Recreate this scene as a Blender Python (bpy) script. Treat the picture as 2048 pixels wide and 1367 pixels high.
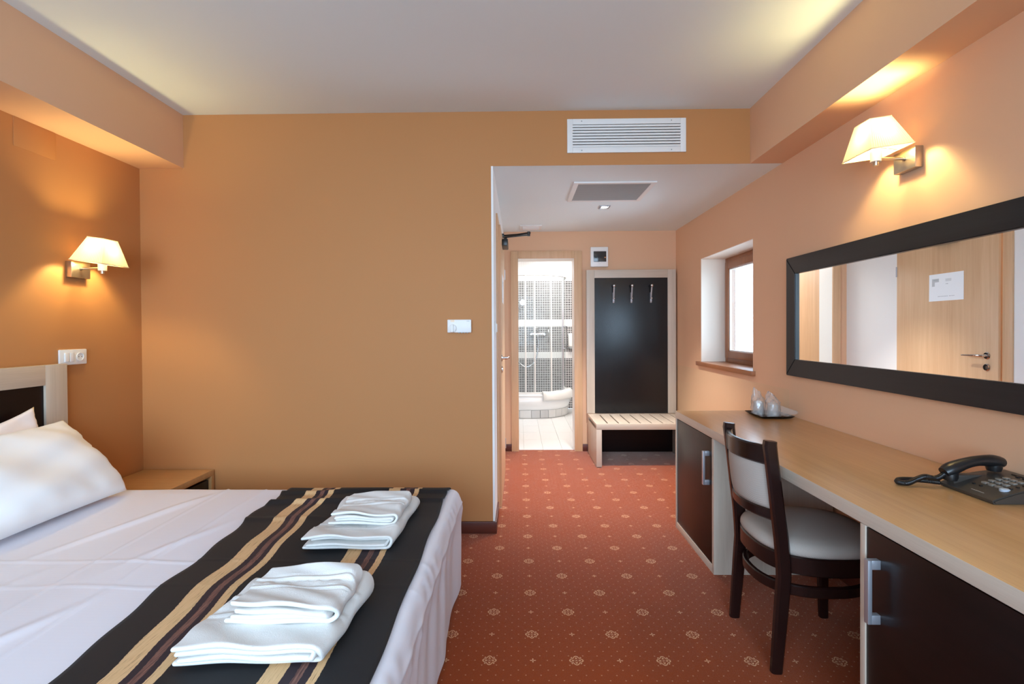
import bpy, bmesh, math, random
import numpy as np
from mathutils import Vector, Matrix, Euler

random.seed(7)
for o in list(bpy.data.objects):
    bpy.data.objects.remove(o)
SC = bpy.context.scene
COL = SC.collection

# ------------------------------------------------------------------ camera, world, lights, exposure
def make_camera():
    yaw, pitch, roll = .014369, .010618, -.005642
    cyw, syw, cp, sp = math.cos(yaw), math.sin(yaw), math.cos(pitch), math.sin(pitch)
    fwd = Vector((-syw, cyw, 0)); right = Vector((cyw, syw, 0)); up = Vector((0, 0, 1))
    f2 = cp*fwd - sp*up; u2 = cp*up + sp*fwd
    cr, sr = math.cos(roll), math.sin(roll)
    r3 = cr*right + sr*u2; u3 = -sr*right + cr*u2
    cam = bpy.data.cameras.new('camera'); ob = bpy.data.objects.new('camera', cam); COL.objects.link(ob)
    m = Matrix((r3, u3, -f2)).transposed().to_4x4(); m.translation = Vector((0, 0, 1.28))
    ob.matrix_world = m
    cam.sensor_width = 36; cam.lens = 18; cam.shift_y = -(683.5-669.19)/2048
    cam.clip_start = .05
    SC.camera = ob
make_camera()

SKY = 16.0
EXPOSURE = 0.24
LAMP_W = 18.0
BATH_W = 52.0
SPOT_W = 250.0
w = bpy.data.worlds.new('overcast_sky'); SC.world = w; w.use_nodes = True
bg = w.node_tree.nodes['Background']
bg.inputs[1].default_value = SKY
# overcast sky over a dimmer ground: brightness by height of the direction only
_nt = w.node_tree; _tc = _nt.nodes.new('ShaderNodeTexCoord'); _sx = _nt.nodes.new('ShaderNodeSeparateXYZ'); _r = _nt.nodes.new('ShaderNodeValToRGB')
_mp = _nt.nodes.new('ShaderNodeMapRange'); _mp.inputs[1].default_value = -1; _mp.inputs[2].default_value = 1
_nt.links.new(_tc.outputs['Generated'], _sx.inputs[0]); _nt.links.new(_sx.outputs[2], _mp.inputs[0]); _nt.links.new(_mp.outputs[0], _r.inputs[0]); _nt.links.new(_r.outputs[0], bg.inputs[0])
_e = _r.color_ramp.elements; _e[0].position = .40; _e[0].color = (.40, .52, .64, 1); _e[1].position = .50; _e[1].color = (.50, .68, .88, 1)
_e.new(.75).color = (.58, .78, 1.0, 1)
SC.view_settings.view_transform = 'Standard'; SC.view_settings.look = 'None'
SC.view_settings.gamma = 1; SC.view_settings.use_curve_mapping = False
SC.view_settings.exposure = EXPOSURE
SC.cycles.use_denoising = True
SC.cycles.max_bounces = 10; SC.cycles.diffuse_bounces = 6; SC.cycles.glossy_bounces = 5
SC.cycles.transmission_bounces = 8; SC.cycles.transparent_max_bounces = 16
SC.cycles.sample_clamp_indirect = 6
SC.cycles.caustics_reflective = False; SC.cycles.caustics_refractive = False

def area_light(name, loc, rot, sx, sy, power, color=(1, 1, 1), portal=False):
    l = bpy.data.lights.new(name, 'AREA'); l.shape = 'RECTANGLE'; l.size = sx; l.size_y = sy
    l.energy = power; l.color = color
    if portal: l.cycles.is_portal = True
    o = bpy.data.objects.new(name, l); COL.objects.link(o); o.location = loc; o.rotation_euler = rot
    return o

# room dimensions (metres): X right, Y into the picture, Z up
XL, XW, Y1, YB, YF = -2.392, 1.637, 3.209, 5.373, -1.30
ZC, ZS, XH = 2.640, 2.300, -0.160
YT, XBR, YBI = 8.255, 1.50, 5.60           # bathroom back wall, right wall, inner face of its front wall
WIN = (3.61, 4.637, .945, 1.905)           # small window in the right wall: y0, y1, z0, z1
BIG = (-2.05, 1.25, .70, 2.40)               # balcony window in the wall behind the camera: x0, x1, z0, z1
area_light('sky_portal', ((BIG[0]+BIG[1])/2, YF-.26, (BIG[2]+BIG[3])/2), (math.pi/2, 0, 0), BIG[1]-BIG[0], BIG[3]-BIG[2], 1, portal=True)
area_light('sky_portal', (XW+.33, (WIN[0]+WIN[1])/2, (WIN[2]+WIN[3])/2), (math.pi/2, 0, math.pi/2), WIN[1]-WIN[0], WIN[3]-WIN[2], 1, portal=True)
area_light('bathroom_ceiling_light', (.75, 7.0, 2.42), (0, 0, 0), 1.1, 1.5, BATH_W, (1, .97, .94))

# ------------------------------------------------------------------ materials
def srgb(r, g, b):
    f = lambda c: (c/255/12.92) if c/255 <= .04045 else ((c/255+.055)/1.055)**2.4
    return (f(r), f(g), f(b), 1)

class NT:
    def __init__(s, name):
        s.m = bpy.data.materials.new(name); s.m.use_nodes = True
        s.t = s.m.node_tree; s.p = s.t.nodes['Principled BSDF']; s.out = s.t.nodes['Material Output']
    def n(s, kind, **kw):
        x = s.t.nodes.new('ShaderNode'+kind)
        for k, v in kw.items(): setattr(x, k, v)
        return x
    def l(s, a, b): s.t.links.new(a, b)
    def setin(s, sock, v):
        if isinstance(v, bpy.types.NodeSocket): s.l(v, sock)
        else: sock.default_value = v
    def math(s, op, a, b=None, c=None, clamp=False):
        x = s.n('Math', operation=op, use_clamp=clamp)
        s.setin(x.inputs[0], a)
        if b is not None: s.setin(x.inputs[1], b)
        if c is not None: s.setin(x.inputs[2], c)
        return x.outputs[0]
    def mix(s, fac, a, b):
        x = s.n('Mix', data_type='RGBA')
        s.setin(x.inputs[0], fac); s.setin(x.inputs[6], a); s.setin(x.inputs[7], b)
        return x.outputs[2]
    def obj(s, scale=(1, 1, 1)):
        c = s.n('TexCoord'); mp = s.n('Mapping'); mp.inputs['Scale'].default_value = scale
        s.l(c.outputs['Object'], mp.inputs['Vector']); return mp.outputs[0]
    def noise(s, vec, scale, detail=3, rough=.55, dist=0):
        x = s.n('TexNoise'); s.l(vec, x.inputs['Vector']); x.inputs['Scale'].default_value = scale
        x.inputs['Detail'].default_value = detail; x.inputs['Roughness'].default_value = rough
        x.inputs['Distortion'].default_value = dist
        return x.outputs['Fac']
    def bump(s, h, strength=.3, dist=.002):
        b = s.n('Bump'); b.inputs['Strength'].default_value = strength; b.inputs['Distance'].default_value = dist
        s.l(h, b.inputs['Height']); s.l(b.outputs[0], s.p.inputs['Normal'])
    def col(s, v): s.setin(s.p.inputs['Base Color'], v)
    def rough(s, v): s.setin(s.p.inputs['Roughness'], v)

def plain(name, c, rough=.5, metal=0, spec=.5, bump=None):
    t = NT(name); t.col(c); t.rough(rough); t.p.inputs['Metallic'].default_value = metal
    t.p.inputs['Specular IOR Level'].default_value = spec
    v = t.obj(); n = t.noise(v, 40, 2)
    t.rough(t.math('MULTIPLY_ADD', n, .08, rough-.04))
    if bump: t.bump(t.noise(v, bump[0], 3), bump[1], bump[2])
    return t.m

def paint(name, c, var=.06):
    t = NT(name); v = t.obj()
    n = t.noise(v, 1.3, 2)
    d = tuple(x*(1-var) for x in c[:3])+(1,)
    t.col(t.mix(n, c, d)); t.rough(.62); t.p.inputs['Specular IOR Level'].default_value = .3
    t.bump(t.noise(v, 260, 2), .12, .001)
    return t.m

def wood(name, c1, c2, axis, rough=.38, scale=1.0, spec=.5, coat=0):
    t = NT(name)
    s = [38*scale]*3; s[axis] = 1.6*scale
    v = t.obj(tuple(s))
    n = t.noise(v, 1.0, 5, .62, .35)
    s2 = [7*scale]*3; s2[axis] = .45*scale
    n2 = t.noise(t.obj(tuple(s2)), 1.0, 3, .5, .8)
    s3 = [240*scale]*3; s3[axis] = 5*scale
    n3 = t.noise(t.obj(tuple(s3)), 1.0, 2)
    f = t.math('ADD', t.math('MULTIPLY', n, .45), t.math('MULTIPLY', n2, .35))
    f = t.math('ADD', f, t.math('MULTIPLY', n3, .2))
    r = t.n('ValToRGB'); t.l(f, r.inputs[0])
    r.color_ramp.elements[0].position = .34; r.color_ramp.elements[0].color = c2
    r.color_ramp.elements[1].position = .64; r.color_ramp.elements[1].color = c1
    t.l(r.outputs[0], t.p.inputs['Base Color']); t.rough(rough); t.p.inputs['Specular IOR Level'].default_value = spec
    t.bump(n3, .08, .0006)
    if coat: t.p.inputs['Coat Weight'].default_value = coat; t.p.inputs['Coat Roughness'].default_value = .22
    return t.m

OAK = [wood('light_oak_'+a, srgb(204, 158, 106), srgb(182, 136, 86), i, .32, spec=.6, coat=.5) for i, a in enumerate('xyz')]
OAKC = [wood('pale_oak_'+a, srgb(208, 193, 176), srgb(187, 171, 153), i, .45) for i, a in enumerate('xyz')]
BEECH = [wood('beech_door_'+a, srgb(218, 178, 138), srgb(200, 156, 116), i, .45) for i, a in enumerate('xyz')]
WENGE = [wood('dark_wenge_'+a, srgb(30, 16, 14), srgb(18, 10, 9), i, .30, spec=.22) for i, a in enumerate('xyz')]
BLACKW = [wood('black_stained_wood_'+a, srgb(33, 35, 39), srgb(23, 24, 27), i, .33, spec=.3) for i, a in enumerate('xyz')]
M_COATP = wood('black_lacquered_wood', srgb(24, 23, 25), srgb(17, 16, 18), 2, .22, spec=.4)
SILLW = [wood('brown_window_wood_'+a, srgb(160, 104, 66), srgb(134, 84, 50), i, .36) for i, a in enumerate('xyz')]
BASEW = [wood('red_brown_skirting_'+a, srgb(96, 44, 30), srgb(74, 32, 22), i, .4) for i, a in enumerate('xyz')]
CHAIRW = [wood('espresso_chair_wood_'+a, srgb(36, 17, 14), srgb(22, 10, 9), i, .26, spec=.4) for i, a in enumerate('xyz')]

M_CEIL = paint('ceiling_white_paint', srgb(228, 238, 241), .02)
M_WHITE = paint('hall_white_paint', srgb(238, 236, 234), .02)
M_OCHRE = paint('ochre_wall_paint', srgb(189, 132, 82), .04)
M_PEACH = paint('peach_wall_paint', srgb(224, 180, 145), .03)
M_REVEAL = paint('window_reveal_paint', srgb(241, 226, 210), .02)
def peach_patched():
    t = NT('peach_wall_paint_with_repainted_dado'); v = t.obj()
    n = t.noise(v, 1.3, 2)
    base = t.mix(n, srgb(224, 180, 145), srgb(220, 175, 140))
    c = t.n('TexCoord'); sx = t.n('SeparateXYZ'); t.l(c.outputs['Object'], sx.inputs[0])
    low = t.math('LESS_THAN', sx.outputs[2], .905)
    far = t.math('GREATER_THAN', sx.outputs[1], 3.13)
    m = t.math('MULTIPLY', low, far)
    t.col(t.mix(t.math('MULTIPLY', m, .8), base, srgb(216, 178, 141)))
    t.rough(.62); t.p.inputs['Specular IOR Level'].default_value = .3
    t.bump(t.noise(v, 260, 2), .12, .001)
    return t.m
M_RIGHT = peach_patched()

def carpet():
    t = NT('rust_patterned_carpet'); P, Q = .336, .1697
    c = t.n('TexCoord'); sx = t.n('SeparateXYZ'); t.l(c.outputs['Object'], sx.inputs[0])
    X = t.math('SUBTRACT', sx.outputs[0], .2134); Y = t.math('SUBTRACT', sx.outputs[1], 1.968)
    u = t.math('DIVIDE', X, P); v = t.math('DIVIDE', Y, 2*Q)
    def cell(uu, vv, off_u, off_v):
        a = t.math('ADD', uu, off_u+.5); b = t.math('ADD', vv, off_v+.5)
        a = t.math('SUBTRACT', t.math('FRACT', a), .5); b = t.math('SUBTRACT', t.math('FRACT', b), .5)
        return a, b
    def polar(a, b):
        r = t.math('SQRT', t.math('ADD', t.math('MULTIPLY', a, a), t.math('MULTIPLY', b, b)))
        th = t.math('ARCTAN2', b, a)
        return r, th
    def band(x, lo, hi):
        return t.math('MULTIPLY', t.math('GREATER_THAN', x, lo), t.math('LESS_THAN', x, hi))
    def mx(*a):
        r = a[0]
        for b in a[1:]: r = t.math('MAXIMUM', r, b)
        return r
    total = None
    # medallions: lobed outline, four outlined petals, a centre dot and eight small buds
    for ou, ov in ((0, 0), (.5, .5)):
        a, b = cell(u, v, ou, ov); r, th = polar(a, b)
        c4 = t.math('COSINE', t.math('MULTIPLY', th, 4)); c8 = t.math('COSINE', t.math('MULTIPLY', th, 8))
        rim = t.math('MULTIPLY_ADD', c4, .013, .070)
        ro = t.math('DIVIDE', r, rim)
        ring = band(ro, .82, 1.0)
        pet = t.math('MULTIPLY_ADD', c4, .024, .030)
        rp = t.math('DIVIDE', r, pet)
        petal = t.math('MULTIPLY', band(rp, .70, 1.0), t.math('GREATER_THAN', r, .012))
        dot = t.math('LESS_THAN', r, .008)
        bud = t.math('MULTIPLY', band(r, .066, .079), t.math('GREATER_THAN', t.math('MULTIPLY', c4, -1), .84))
        inner = t.math('MULTIPLY', band(r, .030, .040), t.math('GREATER_THAN', c4, .86))
        m = mx(ring, petal, dot, bud, inner)
        total = m if total is None else t.math('MAXIMUM', total, m)
    for ou, ov in ((.5, 0), (0, .5)):
        a, b = cell(u, v, ou, ov); r, th = polar(a, b)
        c4 = t.math('COSINE', t.math('MULTIPLY', th, 4))
        q = t.math('LESS_THAN', r, t.math('MULTIPLY_ADD', c4, .018, .018))
        q = t.math('MULTIPLY', q, t.math('GREATER_THAN', r, .008))
        total = t.math('MAXIMUM', total, q)
    u6 = t.math('MULTIPLY', u, 6); v6 = t.math('MULTIPLY', v, 6)
    dots = None
    for ou, ov in ((0, 0), (.5, .5)):
        a, b = cell(u6, v6, ou, ov); r, th = polar(a, b)
        d = t.math('LESS_THAN', r, .050)
        dots = d if dots is None else t.math('MAXIMUM', dots, d)
    total = t.math('MAXIMUM', total, t.math('MULTIPLY', dots, .5))
    vec = t.obj()
    n = t.noise(vec, 420, 2); n2 = t.noise(vec, 2.2, 3)
    base = t.mix(n, srgb(158, 75, 35), srgb(121, 51, 21))
    base = t.mix(t.math('MULTIPLY', n2, .35), base, srgb(134, 60, 28))
    fac = t.math('MULTIPLY', total, t.math('MULTIPLY_ADD', n, .5, .5), clamp=True)
    t.col(t.mix(fac, base, srgb(228, 178, 132)))
    t.rough(.95); t.p.inputs['Specular IOR Level'].default_value = .1
    t.p.inputs['Sheen Weight'].default_value = 1.0; t.p.inputs['Sheen Roughness'].default_value = .20; t.p.inputs['Sheen Tint'].default_value = (1, .80, .70, 1)
    t.bump(t.math('ADD', n, t.math('MULTIPLY', total, .4)), .5, .003)
    return t.m
M_CARPET = carpet()

def linen(name, c, rough=.75, weave=900, strength=.10, sheen=.1, stripe=False):
    t = NT(name); v = t.obj(); t.col(c); t.rough(rough); t.p.inputs['Specular IOR Level'].default_value = .25
    t.p.inputs['Sheen Weight'].default_value = sheen
    n = t.noise(v, weave, 2)
    if stripe:
        s = t.n('TexWave', wave_type='BANDS', bands_direction='Y'); t.l(v, s.inputs['Vector']); s.inputs['Scale'].default_value = 22
        f = s.outputs['Fac']
        t.rough(t.math('MULTIPLY_ADD', f, .22, rough-.2))
        n = t.math('ADD', n, t.math('MULTIPLY', f, .3))
    t.bump(n, strength, .0008)
    return t.m
M_SHEET = linen('white_satin_stripe_sheet', srgb(232, 229, 236), .62, 700, .10, .05, stripe=True)
M_PILLOW = linen('white_pillowcase_cotton', srgb(244, 243, 242), .7, 700, .06)
M_PILLOW2 = linen('rosy_white_pillowcase_cotton', srgb(244, 232, 228), .7, 700, .06)
def terry():
    t = NT('white_terry_cloth'); v = t.obj(); t.col(srgb(229, 227, 223)); t.rough(.92)
    t.p.inputs['Sheen Weight'].default_value = .12; t.p.inputs['Specular IOR Level'].default_value = .15
    t.bump(t.math('ADD', t.noise(v, 420, 3, .7), t.math('MULTIPLY', t.noise(v, 60, 2), .5)), .55, .003)
    return t.m
M_TERRY = terry()
M_BAND = linen('white_towel_border_weave', srgb(236, 237, 240), .6, 1200, .1)

def runner_mat():
    t = NT('black_runner_with_gold_stripes')
    c = t.n('TexCoord'); sx = t.n('SeparateXYZ'); t.l(c.outputs['UV'], sx.inputs[0])
    u = sx.outputs[0]
    vec = t.obj((420, 14, 420)); thread = t.noise(vec, 1, 3, .7)
    wob = t.math('MULTIPLY', t.math('SUBTRACT', t.noise(t.obj((6, 90, 6)), 1, 2), .5), .006)
    uu = t.math('ADD', u, wob)
    def band(lo, hi): return t.math('MULTIPLY', t.math('GREATER_THAN', uu, lo), t.math('LESS_THAN', uu, hi))
    gold_t = t.n('ValToRGB'); t.l(thread, gold_t.inputs[0])
    e = gold_t.color_ramp.elements
    e[0].position = .30; e[0].color = srgb(110, 84, 62); e[1].position = .40; e[1].color = srgb(210, 170, 122)
    e.new(.7).color = srgb(224, 186, 140)
    br = t.n('ValToRGB'); t.l(thread, br.inputs[0]); e = br.color_ramp.elements
    e[0].position = .35; e[0].color = srgb(70, 44, 44); e[1].position = .65; e[1].color = srgb(140, 98, 84)
    n = t.noise(t.obj(), 900, 2)
    col = t.mix(n, srgb(32, 31, 33), srgb(22, 21, 23))
    col = t.mix(t.math('MAXIMUM', band(.205, .285), band(.715, .805)), col, srgb(46, 34, 40))
    col = t.mix(t.math('MAXIMUM', band(.238, .262), band(.752, .776)), col, br.outputs[0])
    g = t.math('MAXIMUM', t.math('MAXIMUM', band(.148, .212), band(.285, .318)), t.math('MAXIMUM', band(.648, .716), band(.803, .830)))
    t.col(t.mix(g, col, gold_t.outputs[0]))
    t.rough(.68); t.p.inputs['Specular IOR Level'].default_value = .3
    t.p.inputs['Sheen Weight'].default_value = .02
    t.bump(t.math('ADD', n, t.math('MULTIPLY', t.math('MULTIPLY', g, thread), 1.5)), .2, .001)
    return t.m
M_RUNNER = runner_mat()

def upholstery():
    t = NT('grey_ribbed_upholstery'); v = t.obj()
    s = t.n('TexWave', wave_type='BANDS', bands_direction='DIAGONAL'); t.l(v, s.inputs['Vector'])
    s.inputs['Scale'].default_value = 105; s.inputs['Distortion'].default_value = .5; s.inputs['Detail'].default_value = 1
    n = t.noise(v, 600, 2)
    f = t.math('ADD', t.math('MULTIPLY', s.outputs['Fac'], .3), t.math('MULTIPLY', n, .7))
    t.col(t.mix(f, srgb(158, 147, 138), srgb(184, 173, 163))); t.rough(.9); t.p.inputs['Specular IOR Level'].default_value = .15
    t.bump(f, .15, .001)
    return t.m
M_UPH = upholstery()

M_METAL = plain('brushed_aluminium', srgb(186, 187, 194), .42, .75)
M_CHROME = plain('polished_chrome', srgb(214, 216, 220), .12, 1)
M_NICKEL = plain('satin_nickel_lamp_metal', srgb(196, 186, 170), .32, 1)
M_WPLASTIC = plain('white_plastic', srgb(236, 235, 232), .38)
M_WMETAL = plain('white_enamelled_metal', srgb(232, 231, 229), .42)
M_GREY = plain('grey_grille_metal', srgb(158, 161, 161), .5)
M_BLACKHOLE = plain('dark_duct_interior', srgb(20, 19, 18), .8)
M_BLACKP = plain('black_plastic', srgb(26, 25, 26), .32)
M_PHONE = plain('charcoal_phone_plastic', srgb(58, 54, 50), .36, 0, .5, (900, .15, .0006))
M_KEY = plain('grey_phone_key', srgb(128, 122, 114), .4)
M_BLUEKEY = plain('pale_blue_key', srgb(170, 184, 198), .35)
M_TRAY = plain('black_tray_lacquer', srgb(16, 15, 16), .25)
M_TUB = plain('white_acrylic', srgb(240, 241, 242), .18)
M_TILE = plain('white_floor_tile', srgb(226, 226, 224), .22)
M_GTILE = plain('pale_grey_tile', srgb(205, 206, 206), .22)
M_GROUT = plain('grey_grout', srgb(180, 180, 178), .8)
M_SMOKE = plain('smoked_plastic_window', srgb(52, 50, 50), .15)
M_MIRROR = NT('silver_mirror_glass'); M_MIRROR.col((.93, .95, .94, 1)); M_MIRROR.p.inputs['Metallic'].default_value = 1; M_MIRROR.p.inputs['Roughness'].default_value = 0.0; M_MIRROR = M_MIRROR.m

def glassy(name, tint, gloss=.12, rough=.02, white=0.0, fres=.8):
    t = NT(name)
    tr = t.n('BsdfTransparent'); tr.inputs[0].default_value = tint
    gl = t.n('BsdfGlossy'); gl.inputs['Roughness'].default_value = rough
    lw = t.n('LayerWeight'); lw.inputs[0].default_value = .3
    f = t.math('MULTIPLY_ADD', lw.outputs['Fresnel'], fres, gloss*.3, clamp=True)
    m = t.n('MixShader'); t.l(f, m.inputs[0]); t.l(tr.outputs[0], m.inputs[1]); t.l(gl.outputs[0], m.inputs[2])
    res = m.outputs[0]
    if white:
        d = t.n('BsdfDiffuse'); d.inputs[0].default_value = (.9, .9, .9, 1)
        m2 = t.n('MixShader'); m2.inputs[0].default_value = white; t.l(res, m2.inputs[1]); t.l(d.outputs[0], m2.inputs[2]); res = m2.outputs[0]
    t.l(res, t.out.inputs['Surface'])
    return t.m
M_GLASS = glassy('window_glass', (.97, .98, .98, 1), .05)
M_SHGLASS = glassy('shower_glass', (.95, .97, .97, 1), .0, .02, .06, .12)
M_CUPGLASS = glassy('tumbler_glass', (.975, .975, .97, 1), .2, .05, .22, .4)
M_BAG = glassy('clear_polythene_bag', (.985, .98, .975, 1), .16, .16, .13, .4)

def emit(name, c, s):
    t = NT(name); e = t.n('Emission'); e.inputs[0].default_value = c; e.inputs[1].default_value = s
    t.l(e.outputs[0], t.out.inputs['Surface']); return t.m
M_BULB = emit('glowing_warm_bulb', (1, .72, .40, 1), 22)
M_SPOT = emit('glowing_downlight_lens', (1, .95, .88, 1), 22)

def shade_mat():
    t = NT('cream_pleated_fabric')
    v = t.obj(); n = t.noise(v, 300, 2)
    c = t.mix(n, srgb(247, 228, 186), srgb(240, 218, 170))
    d = t.n('BsdfDiffuse'); t.l(c, d.inputs[0])
    tl = t.n('BsdfTranslucent'); t.l(c, tl.inputs[0])
    m = t.n('MixShader'); m.inputs[0].default_value = .105
    t.l(d.outputs[0], m.inputs[1]); t.l(tl.outputs[0], m.inputs[2]); t.l(m.outputs[0], t.out.inputs['Surface'])
    return t.m
M_SHADE = shade_mat()

def mosaic():
    t = NT('dark_mosaic_tile_with_white_bands')
    c = t.n('TexCoord'); sx = t.n('SeparateXYZ'); t.l(c.outputs['Object'], sx.inputs[0])
    h = t.math('ADD', sx.outputs[0], sx.outputs[1]); z = sx.outputs[2]
    g = .0375
    a = t.math('FRACT', t.math('DIVIDE', h, g)); b = t.math('FRACT', t.math('DIVIDE', z, g))
    def inside(x): return t.math('MULTIPLY', t.math('GREATER_THAN', x, .17), t.math('LESS_THAN', x, .83+.17))
    tile = t.math('MULTIPLY', inside(a), inside(b))
    cell = t.n('TexWhiteNoise'); cv = t.n('CombineXYZ')
    t.l(t.math('FLOOR', t.math('DIVIDE', h, g)), cv.inputs[0]); t.l(t.math('FLOOR', t.math('DIVIDE', z, g)), cv.inputs[1]); t.l(cv.outputs[0], cell.inputs['Vector'])
    dark = t.mix(cell.outputs['Value'], srgb(84, 84, 86), srgb(112, 112, 114))
    sg = .30
    a2 = t.math('FRACT', t.math('DIVIDE', h, sg)); b2 = t.math('FRACT', t.math('DIVIDE', z, sg))
    col = t.mix(tile, srgb(222, 222, 222), dark)
    def band(lo, hi): return t.math('MULTIPLY', t.math('GREATER_THAN', z, lo), t.math('LESS_THAN', z, hi))
    wb = t.math('MAXIMUM', t.math('MAXIMUM', band(1.325, 1.439), band(.811, .917)), t.math('GREATER_THAN', z, 2.053))
    wcol = t.mix(t.math('MULTIPLY', t.math('SUBTRACT', 1, tile), .25), srgb(240, 240, 240), srgb(205, 205, 205))
    t.col(t.mix(wb, col, wcol)); t.rough(.25)
    t.bump(tile, .3, .002)
    return t.m
M_MOSAIC = mosaic()

def notice():
    # print on the sheet: grey L-shaped floor plan, a pale block, a short line and a footer
    t = NT('printed_notice_paper'); c = t.n('TexCoord'); sx = t.n('SeparateXYZ'); t.l(c.outputs['UV'], sx.inputs[0])
    u, v = sx.outputs[0], sx.outputs[1]
    def rect(a, b, c0, d):
        return t.math('MULTIPLY', t.math('MULTIPLY', t.math('GREATER_THAN', u, a), t.math('LESS_THAN', u, b)),
                      t.math('MULTIPLY', t.math('GREATER_THAN', v, c0), t.math('LESS_THAN', v, d)))
    col = t.n('RGB'); col.outputs[0].default_value = srgb(244, 245, 246); col = col.outputs[0]
    for r, cc in (((.09, .30, .70, .83), srgb(196, 198, 198)), ((.09, .175, .55, .83), srgb(196, 198, 198)), ((.13, .28, .76, .80), srgb(176, 182, 182)),
                  ((.49, .66, .70, .80), srgb(220, 222, 222))):
        col = t.mix(rect(*r), col, cc)
    n = t.math('GREATER_THAN', t.noise(t.obj((1, 300, 1)), 1, 1), .45)
    ln = t.math('MAXIMUM', rect(.50, .57, .60, .625), t.math('MAXIMUM', rect(.27, .56, .155, .175), rect(.60, .75, .155, .175)))
    col = t.mix(t.math('MULTIPLY', t.math('MULTIPLY', ln, n), .8), col, srgb(150, 152, 152))
    t.col(col); t.rough(.7)
    return t.m
M_NOTICE = notice()

# ------------------------------------------------------------------ mesh helpers
def nb(): return bmesh.new()

def box(bm, x0, x1, y0, y1, z0, z1, bev=0, seg=2):
    r = bmesh.ops.create_cube(bm, size=1)
    vs = r['verts']
    for v in vs:
        v.co = Vector(((x0+x1)/2+v.co.x*(x1-x0), (y0+y1)/2+v.co.y*(y1-y0), (z0+z1)/2+v.co.z*(z1-z0)))
    if bev:
        es = list({e for v in vs for e in v.link_edges})
        bmesh.ops.bevel(bm, geom=es, offset=bev, segments=seg, profile=.6, affect='EDGES', clamp_overlap=True)
    return bm

def rbox(bm, lo, hi, r, n):
    """rounded box with n=(nx,ny,nz) cells per side, kept as a grid so it can be shaped"""
    lo = np.array(lo, float); hi = np.array(hi, float); r = np.minimum(np.array([r]*3 if np.isscalar(r) else r, float), (hi-lo)/2*.999)
    vd = {}
    def vert(p):
        k = tuple(np.round(p, 6))
        if k not in vd: vd[k] = bm.verts.new(Vector(p))
        return vd[k]
    faces = []
    for ax in range(3):
        a, b = [i for i in range(3) if i != ax]
        for side in (0, 1):
            for i in range(n[a]):
                for j in range(n[b]):
                    q = []
                    for di, dj in ((0, 0), (1, 0), (1, 1), (0, 1)):
                        t = np.zeros(3); t[ax] = side; t[a] = (i+di)/n[a]; t[b] = (j+dj)/n[b]
                        q.append(vert(lo+t*(hi-lo)))
                    flip = (side == 0) ^ (ax == 1)
                    faces.append(bm.faces.new(q[::-1] if flip else q))
    for v in bm.verts:
        p = np.array(v.co); c = np.clip(p, lo+r, hi-r); d = p-c
        dn = d/r; L = np.linalg.norm(dn)
        if L > 1e-9:
            m = np.max(np.abs(dn)); v.co = Vector(c + dn/L*m*r if True else p)
    return bm

def frame_at(pts, i, closed):
    n = len(pts)
    a = pts[(i-1) % n] if closed or i > 0 else pts[i]
    b = pts[(i+1) % n] if closed or i < n-1 else pts[i]
    return (b-a).normalized()

def sweep(bm, pts, section, up=(0, 0, 1), closed=False, caps=True, scales=None):
    """sweep a closed 2D section [(side,up)...] along pts"""
    pts = [Vector(p) for p in pts]; up = Vector(up); rings = []
    for i, p in enumerate(pts):
        t = frame_at(pts, i, closed)
        s = t.cross(up)
        if s.length < 1e-5: s = t.cross(Vector((1, 0, 0)))
        s.normalize(); u = s.cross(t).normalized()
        k = scales[i] if scales else 1
        rings.append([bm.verts.new(p+s*a*k+u*b*k) for a, b in section])
    m = len(section); n = len(pts)
    for i in range(n if closed else n-1):
        A, B = rings[i], rings[(i+1) % n]
        for j in range(m):
            bm.faces.new((A[j], A[(j+1) % m], B[(j+1) % m], B[j]))
    if caps and not closed:
        bm.faces.new(rings[0][::-1]); bm.faces.new(rings[-1])
    return bm

def solid(bm, t):
    bm.normal_update()
    bmesh.ops.solidify(bm, geom=bm.faces[:], thickness=t)

def circ(r, n=10): return [(r*math.cos(2*math.pi*i/n), r*math.sin(2*math.pi*i/n)) for i in range(n)]
def tube(bm, pts, r, n=10, closed=False, scales=None): return sweep(bm, pts, circ(r, n), (0.013, .021, 1), closed, True, scales)
def rectsec(w, h, b=.004):
    w /= 2; h /= 2
    return [(-w+b, -h), (w-b, -h), (w, -h+b), (w, h-b), (w-b, h), (-w+b, h), (-w, h-b), (-w, -h+b)]

def lathe(bm, prof, base=(0, 0, 0), axis='z', n=24):
    """prof: (radius, height) list"""
    base = Vector(base); rings = []
    for r, h in prof:
        ring = []
        for i in range(n):
            a = 2*math.pi*i/n; c, s = r*math.cos(a), r*math.sin(a)
            p = {'z': (c, s, h), 'x': (h, c, s), 'y': (s, h, c)}[axis]
            ring.append(bm.verts.new(base+Vector(p)))
        rings.append(ring)
    for A, B in zip(rings, rings[1:]):
        for i in range(n): bm.faces.new((A[i], A[(i+1) % n], B[(i+1) % n], B[i]))
    for R in (rings[0], rings[-1]):
        try: bm.faces.new(R)
        except ValueError: pass
    bmesh.ops.remove_doubles(bm, verts=bm.verts, dist=1e-6)
    bmesh.ops.recalc_face_normals(bm, faces=bm.faces)
    return bm

def prism(bm, poly, axis, a0, a1):
    """poly in the two other axes (in xyz order) extruded along axis"""
    def P(p, a):
        q = list(p); q.insert(axis, a); return Vector(q)
    A = [bm.verts.new(P(p, a0)) for p in poly]; B = [bm.verts.new(P(p, a1)) for p in poly]
    n = len(poly)
    bm.faces.new(A); bm.faces.new(B[::-1])
    for i in range(n): bm.faces.new((A[i], B[i], B[(i+1) % n], A[(i+1) % n]))
    bmesh.ops.recalc_face_normals(bm, faces=bm.faces)
    return bm

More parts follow.
